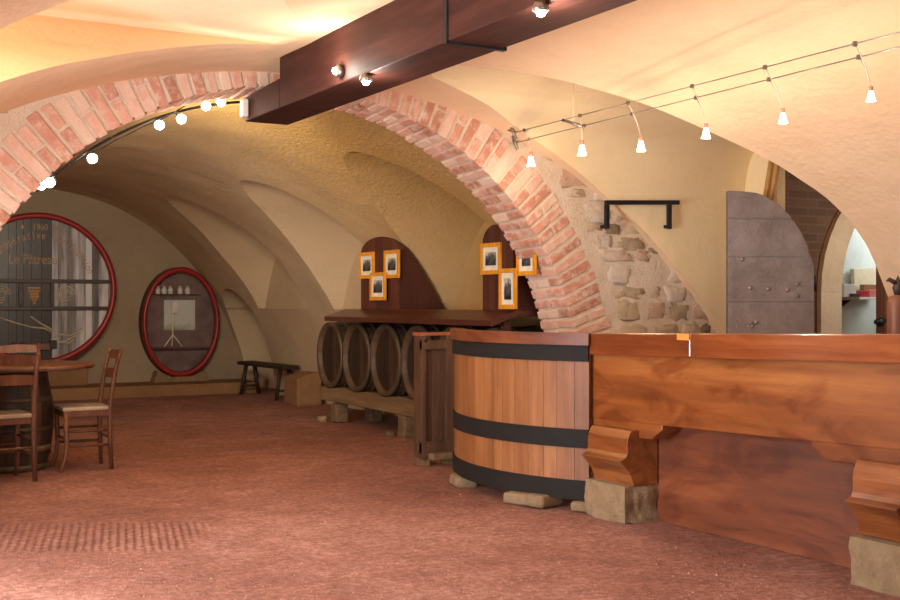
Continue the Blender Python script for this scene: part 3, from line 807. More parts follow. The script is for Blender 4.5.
def put(m, s, size, M4, sx=1.0):
    vs, fs = glyphs(s, size)
    m.add([(v.x * sx, v.y, 0) for v in vs], fs, False, M4)
ZL = -.0225
m = MB()
put(m, '1960', .125, FM @ Matrix.Translation((.02, .775, ZL)), .8)
for xx in (-.2, .235):
    m.add([(xx - .018, .81, ZL), (xx, .85, ZL), (xx + .018, .81, ZL), (xx, .77, ZL)], [(3, 2, 1, 0)], False, FM)
m.build('year_lettering', M['gilt'], bc, fix=False)
m = MB()
for word, a0, a1, rad in (('Coopérative', 136, 85, .66), ('Vinification', 71, 20, .66)):
    for k, ch in enumerate(word):
        a = R(a0 + (a1 - a0) * k / (len(word) - 1))
        put(m, ch, (.15 if k else .22), FM @ Matrix.Translation((rad * math.cos(a), rad * math.sin(a), ZL)) @ Matrix.Rotation(a - PI / 2, 4, 'Z'), .72)
m.build('arched_lettering', M['gilt'], bc, fix=False)
m = MB(); put(m, 'Le Pâtreau', .18, FM @ Matrix.Translation((-.07, .33, ZL)), .8); m.build('name_lettering', M['gilt'], bc, fix=False)
def emblem(cx, cy, r, kind):
    m = MB()
    if kind == 'grape':
        for row, nn in enumerate((4, 3, 3, 2, 1)):
            for q in range(nn): m.lathe([(r * .2, 0), (r * .1, .004), (0, .005)], 8, FM @ Matrix.Translation((cx + (q - (nn - 1) / 2) * r * .36, cy + r * .45 - row * r * .36, ZL)))
        m.box((cx, cy + r * .85, ZL), (r * 1.5, r * .2, .003), FM)
    else:
        for k in range(3):
            m.tube([FM @ Vector((cx + r * (1 - .25 * k) * math.cos(2 * PI * j / 18), cy + r * (1 - .25 * k) * math.sin(2 * PI * j / 18) * (1 - .1 * k), ZL)) for j in range(15 + k)], r * .07, 5)
    return m.build('painted_emblem', M['gilt'] if kind == 'grape' else M['gilt_pale'], bc)
emblem(-.055, -.075, .105, 'grape'); emblem(.345, -.075, .115, 'ring'); emblem(-.46, -.075, .11, 'ring')
m = MB()
for pl in ([(-.52, -.36), (-.3, -.44), (-.1, -.5), (.08, -.52), (.16, -.57)], [(-.1, -.36), (.0, -.44), (.14, -.52), (.18, -.56)], [(.16, -.66), (.28, -.6), (.4, -.62), (.5, -.57), (.56, -.52)], [(.2, -.72), (.34, -.69), (.44, -.64), (.54, -.58)], [(.16, -.66), (.24, -.7), (.38, -.72), (.46, -.66)]):
    m.tube([FM @ Vector((a, b, ZL)) for a, b in pl], .011, 5)
m.build('painted_scroll', M['gilt_pale'], bc)
m = MB(); m.tint = .5; m.box((-.11, -.76, .0), (.5, .1, .05), FM); m.build('hatch_bar', M['tabletop'], bc, bevel=.01)
for xx, yy, ss in ((.175, -.73, .085), (-.31, -.72, .045), (-.21, -.725, .04)):
    m = MB(); m.box((xx, yy, .03), (ss, ss * 1.3, .05), FM); m.build('hatch_clamp', M['black'], bc, bevel=.004)
m = MB(); m.box((0, .18, .16), (1.3, .34, .32)); tag(m.build('cask_plinth', M['ledge'], bevel=.02), 'masonry plinth under the huge round cask', 'plinth'); COL.objects['cask_plinth'].location = (hc.x, 15.86, .15)

OYC = 16.06
oc0, oc1 = at_y(142, 322, OYC), at_y(219, 322, OYC)
ocx, ocw = (oc0.x + oc1.x) / 2, (oc1.x - oc0.x) / 2
oz = EYE - 18 * depth((ocx, OYC)) / FPX; och = 55 * depth((ocx, OYC)) / FPX
ov = thing('oval_cask', 'oval red rimmed cask front glazed as a showcase', 'cask', (ocx, OYC, .15))
OM = face_m((0, 0, oz - .15))
m = MB(); m.lathe([(1.0, -.19), (1.0, -.02)], 64, OM, ocw, och); m.build('body', M['old_oak_x'], ov)
m = MB(); m.lathe([(1.0, -.05), (1.0, .03), (.97, .045), (.91, .045), (.90, .0), (.90, -.05)], 64, OM, ocw, och, close=True); m.build('hoop', M['red_rim'], ov)
m = MB(); m.disc(.98, -.17, 64, OM, ocw, och); m.build('back_panel', M['showcase'], ov)
m = MB(); m.disc(.91, .01, 64, OM, ocw, och); m.build('glass_pane', M['glass'], ov)
zf = -och * .46
xf = math.sqrt(1 - .46 ** 2) * ocw * .95
m = MB(); m.box((0, zf - .01, -.08), (2 * xf, .02, .17), OM); m.build('showcase_base', M['showcase_floor'], ov)
m = MB(); m.box((-.02, och * .5, -.12), (ocw * 1.2, .012, .09), OM); m.build('showcase_shelf', M['old_oak_x'], ov)
def ow(x, y, z): return Vector((ocx + x, OYC - z, oz + y))  # contents below give solid form to shapes reflected in the glass
ps_, pe_ = at_y(164, 300, OYC + .155), at_y(195, 330, OYC + .155)
m = MB(); m.box((0, 0, (ps_.z - pe_.z) / 2), (pe_.x - ps_.x, .01, ps_.z - pe_.z)); po = m.build('poster', M['poster']); po.location = ((ps_.x + pe_.x) / 2, OYC + .158, pe_.z); tag(po, 'modelled pale poster inside the oval showcase', 'poster')
t = thing('reflected_tripod', 'white tripod modelled from a reflection inside the oval showcase', 'stand', ow(-.1, zf, -.07))
hh = .62
m = MB(); m.tube([(0, 0, .16), (0, 0, hh)], .011, 8); m.build('pole', M['white'], t)
for a in (-150, -30, 90):
    m = MB(); m.tube([(0, 0, .18), (.15 * math.cos(R(a)), .055 * math.sin(R(a)), .008)], .009, 6); m.build('leg', M['white'], t)
m = MB(); m.box((.02, -.02, hh - .05), (.08, .015, .16)); m.build('plate', M['white'], t)
jx = [-.30, -.21, -.12, .02, .13]
jlab = ['leftmost white jar on the showcase shelf', 'second white jar from the left on the showcase shelf', 'middle white jar on the showcase shelf', 'fourth white jar from the left on the showcase shelf', 'rightmost white jar on the showcase shelf']
j0 = None
for x, lb in zip(jx, jlab):
    loc = ow(x, och * .5 + .006, -.12)
    if j0 is None:
        j0 = thing('jar', lb, 'jar', loc, 0, 'white jars in the oval showcase')
        m = MB(); m.lathe([(0, 0), (.035, 0), (.037, .07), (.02, .09), (0, .09)], 14); m.build('body', M['white'], j0)
        m = MB(); m.lathe([(0, .088), (.024, .088), (.024, .115), (0, .117)], 12); m.build('lid', M['cream'], j0)
    else: dup(j0, loc, 0, lb)
m = MB(); m.tint = .5; m.prism([(-.4, 0), (.4, 0), (.34, .16), (.15, .07), (-.15, .07), (-.34, .16)], 'y', -.1, .12); o = m.build('cask_cradle', M['block']); o.location = (ocx, OYC + .06, .15); tag(o, 'pale cradle block under the oval cask', 'cradle')

# ------------------------------------------------------------------ row of barrels on the stillage
BX0, BL, BR = 4.99, .56, .312
bz = .708
def make_barrel():
    t = thing('wine_barrel', '', 'barrel', (BX0, 0, bz), 0, 'barrels lying on the stillage')
    BM = frame_m((0, 0, 0), (0, 1, 0), (0, 0, 1), (1, 0, 0)) @ Matrix.Diagonal((1, 1.1, 1, 1))       # local z along +X
    m = MB(); n = 24
    for k in range(n):
        m.tint = random.random(); a0, a1 = 2 * PI * k / n, 2 * PI * (k + 1) / n - .012
        rows = []
        for q in range(9):
            zq = BL * q / 8; r = BR + .013 * math.sin(PI * q / 8)
            rows.append([(r * math.cos(a0 + (a1 - a0) * i / 2), r * math.sin(a0 + (a1 - a0) * i / 2), zq) for i in range(3)])
        m2 = MB(); m2.grid([[Vector(p) for p in r] for r in rows]); m.add(m2.v, m2.f, True, BM)
    m.lathe([(BR - .004, .0), (BR - .035, -.003), (BR - .04, .06)], 48, BM)
    m.build('staves', M['old_oak_x'], t, fix=False)
    m = MB(); y = -BR + .035
    while y < BR - .04:
        w = .09; w = min(w, BR - .036 - y); m.tint = random.random(); r = BR - .035
        xs = [y + (w - .004) * k / 3 for k in range(4)]
        up = [(q, math.sqrt(max(1e-5, r * r - q * q))) for q in xs]
        poly = [(q, -h) for q, h in up] + [(q, h) for q, h in reversed(up)]
        m.add([(q[0], q[1], .045) for q in poly], [tuple(range(len(poly)))], False, BM); y += w
    m.build('head', M['old_oak'], t, fix=False)
    for z0, z1 in ((.0, .04), (.12, .155), (.40, .435)):
        m = MB(); r0, r1 = BR + .013 * math.sin(PI * z0 / BL), BR + .013 * math.sin(PI * z1 / BL)
        m.lathe([(r0 - .01, z0), (r0 + .006, z0), (r1 + .006, z1), (r1 - .01, z1)], 48, BM); m.build('hoop', M['old_hoop'], t)
    return t
br = make_barrel()
bl = ['barrel farthest down the cellar at the bench end of the row', 'second barrel from the bench end of the row', 'third barrel from the bench end of the row', 'fourth barrel of the row, half hidden by the narrow cabinet', 'fifth barrel of the row behind the narrow cabinet', 'barrel at the arch end of the row, behind the tub']
for i, lb in enumerate(bl):
    y = 11.22 - .655 * i
    if i == 0: br.location = (BX0, y, bz); br['label'] = 'old oak ' + lb
    else: dup(br, (BX0, y, bz), 0, 'old oak ' + lb)
st = thing('barrel_stillage', 'grey timber stillage carrying the row of barrels', 'stillage')
for x in (5.06, 5.46):
    m = MB(); m.tint = .5; m.prism([(7.7, .20), (11.42, .22)] + [(11.42, .36)] + [(11.42 - 3.72 * k / 40, .349 + .03 * abs(math.sin(PI * (11.22 - (11.42 - 3.72 * k / 40)) / .655))) for k in range(1, 40)] + [(7.7, .36)], 'x', x - .07, x + .07)
    m.build('bearer', M['cradle'], st, bevel=.01)
for y in (11.1, 9.55, 8.0):
    for x in (5.06, 5.46):
        m = MB(); m.tint = .4; m.box((x, y, .105), (.15, .14, .21), jit=.012); m.build('foot', M['cradle'], st, bevel=.02)
m = MB(); rock((4.93, 11.25, .03), (.09, .1, .07), m); tag(m.build('loose_stone', M['block']), 'loose pale stone at the far foot of the stillage', 'stone')
m = MB(); rock((4.92, 9.64, .025), (.07, .08, .05), m); tag(m.build('loose_stone', M['cradle']), 'small brown loose stone at the middle foot of the stillage', 'stone')

# sloping board over the barrels, arched hoods and framed prints
bs = thing('display_board', 'long maroon board covering the row of barrels', 'board')
m = MB(); m.tint = .5
prof = [(4.78, 1.075), (4.78, 1.122), (5.01, 1.197), (5.47, 1.197), (5.47, 1.15), (5.01, 1.15)]
m.prism(prof, 'y', 7.62, 10.86); m.build('top', M['shelf'], bs, bevel=.004)
m = MB(); m.tint = .4; m.box((4.97, 7.72, .56), (.06, .05, 1.12)); m.build('end_post', M['shelf'], bs)
def hood(y0, y1, label, name='display_hood'):
    t = thing(name, label, 'cabinet')
    yc, hw = (y0 + y1) / 2, (y1 - y0) / 2; z0, zs, za = 1.197, 1.76, 1.905
    xw = lambda z: xb(z, 1) - .03
    m = MB(); n = 12
    arc = [(yc - hw * math.cos(PI * k / n), zs + (za - zs) * math.sin(PI * k / n)) for k in range(n + 1)]
    nb = 5
    for b in range(nb):
        ya, yb = y0 + (y1 - y0) * b / nb, y0 + (y1 - y0) * (b + 1) / nb - .003
        m.tint = random.random()
        tz = lambda y: zs + (za - zs) * math.sqrt(max(0, 1 - ((y - yc) / hw) ** 2))
        ys = [ya + (yb - ya) * q / 4 for q in range(5)]
        m.prism([(ya, z0), (yb, z0)] + [(y, tz(y)) for y in reversed(ys)], 'x', 5.0, 5.025)
    m.build('front', M['panel'], t)
    for y in (y0, y1 - .02):
        m = MB(); m.tint = .3
        zz = [z0 + (zs - z0) * q / 10 for q in range(11)]
        m.prism([(5.02, z0), (xw(z0), z0)] + [(min(xw(z), 5.6), z) for z in zz[1:] if xw(z) > 5.04] + [(5.02, zs)], 'y', y, y + .02); m.build('side', M['panel'], t)
    m = MB(); m.grid([[Vector((x, y, z)) for x in (5.01, max(5.03, xw(z)))] for y, z in arc]); m.build('hood_roof', M['panel'], t, fix=False)
    return t
hood(9.63, 10.45, 'tall arched maroon hood with three prints, over the far barrels')
hood(7.66, 8.12, 'arched maroon hood beside the brick arch, part hidden by it')
def pic(x0, x1, y0, y1, label, off=0, tilt=0, lb=None):
    X = 4.985 - off
    a, b = at_x(x0, y1, X), at_x(x1, y0, X)      # a: far bottom, b: near top
    w, h = abs(b.y - a.y), b.z - a.z
    t = thing('framed_print', label, 'picture', (X, (a.y + b.y) / 2, (a.z + b.z) / 2), 0, 'yellow framed prints on the hoods')
    fw = .035; PM = frame_m((0, 0, 0), (0, -1, 0), (0, 0, 1), (-1, 0, 0)) @ Matrix.Rotation(tilt, 4, 'Z')
    m = MB(); m.tint = .5
    for c, d in (((0, h / 2 - fw / 2, 0), (w, fw, .022)), ((0, -h / 2 + fw / 2, 0), (w, fw, .022)), ((w / 2 - fw / 2, 0, 0), (fw, h - 2 * fw, .022)), ((-w / 2 + fw / 2, 0, 0), (fw, h - 2 * fw, .022))): m.box(c, d, PM)
    m.build('frame', M['frame'], t, bevel=.003)
    m = MB(); m.box((0, 0, -.004), (w - 2 * fw + .004, h - 2 * fw + .004, .008), PM); mo = m.build('mount', M['mat'], t)
    m = MB(); mw = .04; m.box((0, 0, .002), (w - 2 * fw - 2 * mw, h - 2 * fw - 2 * mw, .005), PM); m.build('print', M['print'], mo)
pic(360, 374, 251.5, 279, 'upper left framed print on the hood with three prints')
pic(384.5, 399.3, 249.5, 278.5, 'upper right framed print on the hood with three prints', 0)
pic(370.5, 385.7, 272, 300.5, 'lowest framed print, overlapping its neighbours on the far hood', .026)
pic(481, 501, 242, 275, 'upper framed print on the hood beside the brick arch', 0)
pic(499.5, 516.5, 268, 309, 'tall lower framed print on the hood beside the brick arch', .026)
pic(517, 536, 244, 276, 'framed print mostly hidden behind the brick arch', 0)

# bench, block beside it
bn = thing('bench', 'low dark wooden bench by the far right wall', 'bench', (5.6, 14.62, 0), R(2))
m = MB(); m.tint = .5; m.box((0, 0, .43), (.24, 1.55, .05)); m.build('seat', M['bench'], bn, bevel=.008)
for y in (-.58, .58):
    for x in (-1, 1):
        m = MB(); m.tint = .4; m.tube([(x * .06, y, .41), (x * .13, y + .03 * (1 if y > 0 else -1), .0)], [.032, .026], 8); m.build('leg', M['bench'], bn)
    m = MB(); m.tint = .5; m.tube([(-.11, y, .12), (.11, y, .12)], .016, 6); m.build('stretcher', M['bench'], bn)
p = at_z(322, 397, 0)
m = MB(); m.tint = .5; m.prism([(0, 0), (.33, 0), (.33, .4), (.2, .4), (.0, .34)], 'y', -.22, .22); o = m.build('stone_step', M['ledge'], bevel=.02); o.location = (5.4, 13.3, 0); tag(o, 'sloping brown block between the bench and the barrels', 'block')

# ------------------------------------------------------------------ half tub of the bar
TC, TR = (5.45, 6.345), 1.517
tub = thing('tub_counter', 'great half round oak tub bound with three black hoops', 'tub', (TC[0], TC[1], 0))
A0, A1 = math.asin((5.545 - TC[1]) / TR), math.asin((7.17 - TC[1]) / TR)
def tp(a, r, z): return Vector((-r * math.cos(a), r * math.sin(a), z))
def arcband(m, r0, r1, z0, z1, a0, a1, n):
    for k in range(n):
        a, b = a0 + (a1 - a0) * k / n, a0 + (a1 - a0) * (k + 1) / n
        m.add([tp(a, r1, z0), tp(b, r1, z0), tp(b, r0, z0), tp(a, r0, z0), tp(a, r1, z1), tp(b, r1, z1), tp(b, r0, z1), tp(a, r0, z1)],
              [(0, 1, 2, 3), (4, 5, 6, 7), (0, 1, 5, 4), (2, 3, 7, 6)] + ([(0, 3, 7, 4)] if k == 0 else []) + ([(1, 2, 6, 5)] if k == n - 1 else []), False)
m = MB(); a = A0
while a < A1 - .01:
    w = random.uniform(.062, .085); b = min(a + w, A1); m.tint = random.random()
    arcband(m, TR - .045, TR, .09, 1.0, a, b - .0016, 3); a = b
m.build('staves', M['tub'], tub)
for z0, z1, e in ((.075, .19, .012), (.385, .497, .012), (.905, 1.005, .014)):
    m = MB(); arcband(m, TR - .01, TR + e, z0, z1, A0, A1, 40); m.build('hoop', M['hoop'], tub)
m = MB(); m.tint = .4; arcband(m, TR - .07, TR + .03, 1.003, 1.075, A0 - .005, A1, 130); m.build('rim', M['press_panel'], tub)
m = MB(); pts = [tp(A0 + (A1 - A0) * k / 24, TR - .045, 0) for k in range(25)]
m.prism([(p.x, p.y) for p in pts] + [(-.35, .82), (-.35, -.8)], 'z', .93, .96); m.build('top', M['press_panel'], tub)
for px, py, d, lb in ((531, 497, (.34, .2, .085), 'flat stone wedged under the front of the tub'), (461, 478, (.2, .16, .085), 'small stone under the left side of the tub'), (588, 503, (.16, .16, .07), 'dark stone under the tub beside the carved corbel')):
    g = at_z(px, py + 8, 0); m = MB(); m.tint = .5
    tc = Vector((TC[0], TC[1], 0)); ang = math.atan2(g.y - tc.y, g.x - tc.x); c = tc + Vector((math.cos(ang), math.sin(ang), 0)) * (TR - .03)
    m.box((0, 0, d[2] / 2), (d[1], d[0], d[2]), jit=.012)
    o = m.build('foot_stone', M['block'], bevel=.02); o.location = (c.x, c.y, 0); o.rotation_euler = (0, 0, ang); tag(o, lb, 'stone')

# narrow cabinet against the tub
ca, cbb = at_y(420.5, 400, 7.78), at_y(456, 400, 7.78)
cw_ = cbb.x - ca.x
cab = thing('narrow_cabinet', 'narrow brown panelled cabinet end standing left of the tub', 'cabinet', (ca.x, 7.78, 0))
ZT, ZB0 = 1.005, .05
m = MB(); m.tint = .5; m.box((cw_ / 2, .04, ZT + .012), (cw_ + .02, .15, .025)); m.build('top', M['cab_top'], cab, bevel=.004)
m = MB(); m.tint = .6; m.box((.018, .0, (ZT + ZB0) / 2), (.036, .05, ZT - ZB0)); m.box((cw_ - .06, .0, (ZT + .12) / 2), (.075, .05, ZT - .12)); m.box((cw_ / 2, -.004, ZT - .07), (cw_, .05, .07)); m.box((cw_ / 2, 0, .14), (cw_, .045, .09)); m.build('frame', M['cab'], cab, bevel=.004)
m = MB(); m.tint = .35
for k in range(3): m.tint = .25 + .2 * k; m.box((.07 + .075 * k, .02, .55), (.072, .02, .82))
m.build('panel', M['cab'], cab, bevel=.003)
m = MB(); m.tint = .4; m.box((.015, .065, .53), (.03, .08, .94)); m.box((cw_ - .015, .065, .53), (.03, .08, .94)); m.build('side', M['cab'], cab)
m = MB(); m.tint = .7; m.box((cw_ / 2 + .04, -.03, .075), (cw_ - .06, .1, .05)); m.box((.05, .05, .03), (.06, .12, .06)); m.box((cw_ - .05, .05, .03), (.06, .12, .06)); m.build('skid', M['cradle'], cab, bevel=.004)
m = MB(); m.ball((.03, -.03, .97), .014); m.build('knob', M['black'], cab)

# ------------------------------------------------------------------ long counter made from a wine press
PX = 4.2
pr = thing('bar_counter', 'long bar counter of varnished walnut press timbers on carved corbels', 'bar counter')
yb0, yb1 = 5.575, 2.0
def lin(y, z1, z0): return z1 + (z0 - z1) * (5.6 - y) / (5.6 - 3.36)      # heights climb a little toward the near end
def slab(m, y0, y1, x0, x1, zb, zt):
    m.hexa([(x0, y1, zb(y1)), (x1, y1, zb(y1)), (x1, y0, zb(y0)), (x0, y0, zb(y0))], [(x0, y1, zt(y1)), (x1, y1, zt(y1)), (x1, y0, zt(y0)), (x0, y0, zt(y0))])
ztop, zrb = (lambda y: lin(y, 1.075, 1.12)), (lambda y: lin(y, .945, .995))
m = MB(); m.tint = .3; slab(m, 5.64, 4.66, PX - .035, PX + .045, zrb, ztop); m.build('rim', M['rim'], pr, bevel=.006)
m = MB(); m.tint = .75     # second rim board bulges out with a rounded end
yS2 = 4.655; nn = 40
edge = [(PX + .045, yS2)] + [(PX - .035 - .05 * math.sin(PI / 2 * k / nn), yS2 - .62 * (1 - math.cos(PI / 2 * k / nn))) for k in range(nn + 1)] + [(PX - .085, 2.0), (PX + .045, 2.0)]
vs = [(x, y, zrb(y)) for x, y in edge] + [(x, y, ztop(y)) for x, y in edge]; n = len(edge)
m.add(vs, [tuple(range(n)), tuple(range(2 * n - 1, n - 1, -1))] + [(k, n + k, n + (k + 1) % n, (k + 1) % n) for k in range(n)])
m.build('rim', M['rim'], pr, bevel=.006)
zbb = lambda y: .575 + (.61 - .575) * (4.99 - y) / 1.6
m = MB(); m.tint = .55; slab(m, yb0, yb1, PX, PX + .2, zbb, lambda y: zrb(y) + .005); m.build('front_beam', M['press'], pr, bevel=.006)
for y0, y1, c in ((yb0, 4.93, 1), (3.86, 2.9, 0)):
    m = MB(); m.tint = .6 if c else .45
    zt, zl = (lambda y: zbb(y) + .02), (lambda y: zbb(y) - .085)
    ch = .09
    if c: pts = [(y0, zl(y0)), (y1 + ch, zl(y1 + ch)), (y1, zl(y1) + .06), (y1, zt(y1)), (y0, zt(y0))]
    else: pts = [(y1, zl(y1)), (y0 - ch, zl(y0 - ch)), (y0, zl(y0) + .06), (y0, zt(y0)), (y1, zt(y1))]
    m.prism(pts, 'x', PX + .004, PX + .2); m.build('bolster', M['press'], pr, bevel=.005)
m = MB(); 
for k in range(3): m.tint = (.6, .45, .35)[k]; slab(m, 5.2, 3.6, PX + .15, PX + .2, (lambda y, k=k: (.004, .2, .41)[k]), (lambda y, k=k: (.1995, .4095, .6)[k]))
m.build('panel', M['press_panel'], pr)
m = MB(); m.tint = .5; slab(m, 5.53, 2.0, PX + .05, PX + .8, lambda y: zrb(y) - .06, lambda y: zrb(y) - .02); m.build('top', M['press_panel'], pr)
def corbel(yn, yf, ztop_, z0, name='corbel'):
    hgt = ztop_ - z0
    pf = [(.24, 0), (.066, 0), (.062, .06), (.044, .2), (.012, .33), (-.012, .40), (-.024, .44), (-.03, .455), (-.03, .475), (-.02, .485), (.004, .52), (.018, .58), (.02, .66), (.018, .76), (.024, .86), (.038, .95), (.05, 1.0), (.24, 1.0)]
    m = MB(); m.tint = .6
    vs = [(PX - .1 + x, yn, z0 + z * hgt) for x, z in pf] + [(PX - .1 + x, yf, z0 + z * hgt) for x, z in pf]; n = len(pf)
    m.add(vs, [tuple(range(n)), tuple(range(2 * n - 1, n - 1, -1))] + [(k, n + k, n + (k + 1) % n, (k + 1) % n) for k in range(n)])
    return m.build(name, M['press'], pr, bevel=.004)
corbel(5.13, 5.5, .53, .214); corbel(3.27, 3.545, .555, .219)
for yn, yf, lb in ((5.14, 5.51, 'squared granite block under the carved corbel beside the tub'), (3.27, 3.55, 'squared granite block under the near carved corbel')):
    m = MB(); m.tint = .55
    rows = 8
    cx, cy = PX + .03, (yn + yf) / 2; dx, dy = .24, yf - yn
    bm = bmesh.new(); bmesh.ops.create_cube(bm, size=1); bmesh.ops.subdivide_edges(bm, edges=bm.edges[:], cuts=7, use_grid_fill=True)
    vs, fs = [], []
    for v in bm.verts:
        q = Vector((v.co.x * dx, v.co.y * dy, v.co.z * .215 + .1075)); w = Vector((cx, cy, 0)) + q
        nrm = v.co.normalized(); k = noise.noise(w * 9) * .022 + noise.noise(w * 25) * .009
        if v.co.z > .49: k = 0
        vs.append(q + nrm * k - Vector((0, 0, 0)))
    bm.verts.ensure_lookup_table(); fs = [tuple(v.index for v in f.verts) for f in bm.faces]; bm.free()
    m.add(vs, fs, False); o = m.build('granite_block', M['block'], bevel=0); o.location = (cx, cy, 0); tag(o, lb, 'stone block')
# orange paper tag hooked over the rim, wooden post behind the counter
a, b = at_x(677, 334, PX - .04), at_x(689, 338.5, PX - .04)
m = MB(); m.box((0, 0, -.01), (.005, abs(a.y - b.y), .035)); o = m.build('paper_tag', M['orange']); o.location = (PX - .0385, (a.y + b.y) / 2, ztop(a.y) - .008); tag(o, 'little orange paper tag on the counter rim', 'tag')
q = at_x(898, 310, 5.3)
t = thing('wooden_post', 'rust brown wooden post topped by a dark ornament behind the counter', 'post', (5.3, q.y, 0))
m = MB(); m.lathe([(0, 0), (.058, 0), (.058, 1.25), (.05, 1.29), (0, 1.305)], 20); m.build('shaft', M['post'], t)
m = MB(); m.lathe([(0, 1.30), (.02, 1.30), (.03, 1.34), (.014, 1.38), (0, 1.41)], 8); m.tube([(0, 0, 1.36), (-.05, .02, 1.385), (-.06, .03, 1.375)], [.015, .012, .004], 6); m.tube([(0, 0, 1.36), (.05, -.02, 1.39)], [.015, .004], 6); m.build('ornament', M['bench'], t)

# ------------------------------------------------------------------ table and chairs
tb = thing('barrel_table', 'round topped table standing on an upright barrel', 'table', (1.48, 9.2, 0))
m = MB(); n = 20
for k in range(n):
    m.tint = random.random(); a0, a1 = 2 * PI * k / n, 2 * PI * (k + 1) / n - .014
    m2 = MB(); m2.grid([[Vector(((.245 + .055 * math.sin(PI * q / 10)) * math.cos(a0 + (a1 - a0) * i / 2), (.245 + .055 * math.sin(PI * q / 10)) * math.sin(a0 + (a1 - a0) * i / 2), .76 * q / 10)) for i in range(3)] for q in range(11)])
    m.add(m2.v, m2.f, True)
m.lathe([(0, .02), (.24, .02)], 20); m.lathe([(.236, .0), (.236, .76)], 20)
m.build('barrel', M['old_oak'], tb, fix=False)
for z0, z1 in ((.0, .05), (.15, .19), (.30, .335), (.52, .555), (.70, .75)):
    f = lambda z: .245 + .055 * math.sin(PI * z / .76)
    m = MB(); m.lathe([(f(z0) - .01, z0), (f(z0) + .005, z0), (f(z1) + .005, z1), (f(z1) - .01, z1)], 40); m.build('hoop', M['old_hoop'] if z0 != .15 else M['cradle'], tb)
m = MB(); m.tint = .5; m.lathe([(0, .76), (.58, .76), (.60, .768), (.60, .79), (.59, .797), (0, .797)], 56); m.build('tabletop', M['tabletop'], tb)
def make_chair(loc, rz, label):
    t = thing('chair', label, 'chair', loc, rz, 'chairs round the barrel table')       # faces local -Y
    m = MB(); m.tint = .6; pts = [(-.19, -.205), (.19, -.205), (.175, .19), (-.175, .19)]
    m.prism(pts, 'z', .452, .482); m.build('seat', M['chair_seat'], t, bevel=.008)
    m = MB(); m.tint = .5
    for x0, y0, x1, y1 in ((-.17, -.185, .17, -.185), (-.16, .17, .16, .17), (-.17, -.18, -.162, .17), (.17, -.18, .162, .17)):
        m.box(((x0 + x1) / 2, (y0 + y1) / 2, .43), (abs(x1 - x0) + .022, abs(y1 - y0) + .022, .045))
    m.build('apron', M['chair'], t, bevel=.003)
    for x in (-1, 1):
        m = MB(); m.tint = .75
        pth = [(x * .168, -.178, .45), (x * .168, -.176, .34), (x * .168, -.17, .2), (x * .17, -.185, .09), (x * .175, -.225, .0)]
        m.tube(pth, [.02, .021, .019, .017, .015], 8); m.build('leg', M['chair'], t)
        m = MB(); m.tint = .5
        m.tube([(x * .168, .195, 0), (x * .166, .182, .25), (x * .165, .18, .45), (x * .165, .20, .6), (x * .165, .235, .78), (x * .165, .275, .905)], [.017, .02, .021, .02, .018, .016], 8); m.build('leg', M['chair'], t)
        for z in (.3, .19):
            m = MB(); m.tint = .5; m.tube([(x * .168, -.172, z), (x * .167, .186, z)], .0105, 6); m.build('stretcher', M['chair'], t)
    m = MB(); m.tint = .5; m.tube([(-.166, -.17, .24), (.166, -.17, .24)], .0105, 6); m.build('stretcher', M['chair'], t)
    m = MB(); m.tint = .5; m.tube([(-.166, .186, .24), (.166, .186, .24)], .0105, 6); m.build('stretcher', M['chair'], t)
    for z0, z1, y0, y1 in ((.83, .885, .25, .266), (.685, .745, .215, .226)):
        m = MB(); m.tint = .55
        rows = []
        for q in range(9):
            x = -.165 + .33 * q / 8; c = .02 * (1 - (q / 4 - 1) ** 2); hump = .014 * (1 - (q / 4 - 1) ** 2)
            rows.append([Vector((x, y0 + c - .008, z0)), Vector((x, y1 + c - .008, z1 + hump)), Vector((x, y1 + c + .008, z1 + hump)), Vector((x, y0 + c + .008, z0)), Vector((x, y0 + c - .008, z0))])
        m.grid(rows, False); m.build('back_rail', M['chair'], t, weld=True)
    return t
ch = make_chair((1.96, 8.99, 0), R(-90), 'brown wooden chair with worn grey seat, side on, right of the barrel table')
for c in kids(ch): c.scale = (1, .9, 1)
dup(ch, (1.32, 8.62, 0), R(191), 'brown wooden chair seen from behind, drawn up in front of the barrel table')
dup(ch, (1.74, 10.24, 0), R(0), 'brown wooden chair behind the barrel table, only its back rail showing')

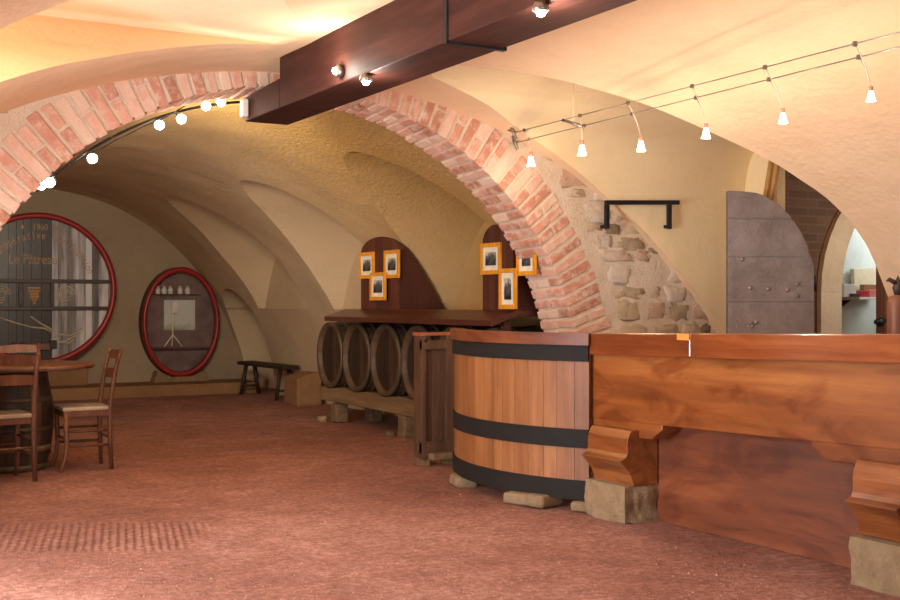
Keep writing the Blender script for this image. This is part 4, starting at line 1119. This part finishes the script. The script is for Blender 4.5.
# loose gravel lying over the floor near the front
m = MB()
for _ in range(5200):
    px, py = random.uniform(-30, 900), 600 - (random.random() ** 1.3) * 150
    p = at_z(px, py, 0)
    if p.x > PX - .22 or p.y > 7: continue
    if (p.x - TC[0]) ** 2 + (p.y - TC[1]) ** 2 < (TR + .05) ** 2: continue
    s = random.uniform(.0015, .0045) * (1.8 if random.random() < .03 else 1); m.tint = random.random()
    vs = [Vector(q) * s * random.uniform(.7, 1.3) for q in ((1, 0, 0), (-.5, .87, 0), (-.5, -.87, 0), (0, 0, .9), (.3, .3, .5))]
    m.add([v + Vector((p.x, p.y, s * .1)) for v in vs], [(0, 4, 3), (4, 1, 3), (1, 2, 3), (2, 0, 3), (0, 1, 4)])
g = m.build('gravel', M['pebble'], fix=False); tag(g, 'loose red and pale gravel strewn over the open floor', 'gravel', kind='stuff')

# ------------------------------------------------------------------ daylight and added fill lights
DAY = (.90, .95, 1)
o = light('entrance_daylight', 'AREA', (-.75, 4.45, 1.15), 265, DAY, 1.3, None, size_y=2.1); aim(o, (3.5, 4.9, .9))
o = light('front_fill', 'AREA', (1.6, -2.85, 1.6), 115, DAY, 3.2, None, size_y=2.2); aim(o, (3.6, 5, 1.0))  # added fill inside the closed back wall, no doorway behind it
o = light('pale_room_daylight', 'AREA', (10.2, 7.75, 2.2), 16, (.92, .97, 1), .7); aim(o, (9.2, 8.2, 1.2))
light('passage_fill', 'POINT', (8.3, 6.1, 1.9), 28, (1, .93, .84), .15)  # unseen light added to brighten the brick and stone archway

w = bpy.data.worlds.new('world'); S.world = w; w.use_nodes = True
w.node_tree.nodes['Background'].inputs[0].default_value = (1, .88, .76, 1); w.node_tree.nodes['Background'].inputs[1].default_value = .03

cam = bpy.data.cameras.new('camera'); co = bpy.data.objects.new('camera', cam); COL.objects.link(co)
cam.sensor_width = 36; cam.lens = 36 * FPX / 900; cam.shift_y = 4 / 900; cam.clip_start = .05
co.location = (0, 0, EYE); co.rotation_euler = (R(90), 0, -TH)
S.camera = co
S.view_settings.view_transform = 'Standard'; S.view_settings.look = 'None'; S.view_settings.gamma = 1; S.view_settings.exposure = 0
S.view_settings.use_curve_mapping = False
S.cycles.max_bounces = 8; S.cycles.diffuse_bounces = 5; S.cycles.use_denoising = True
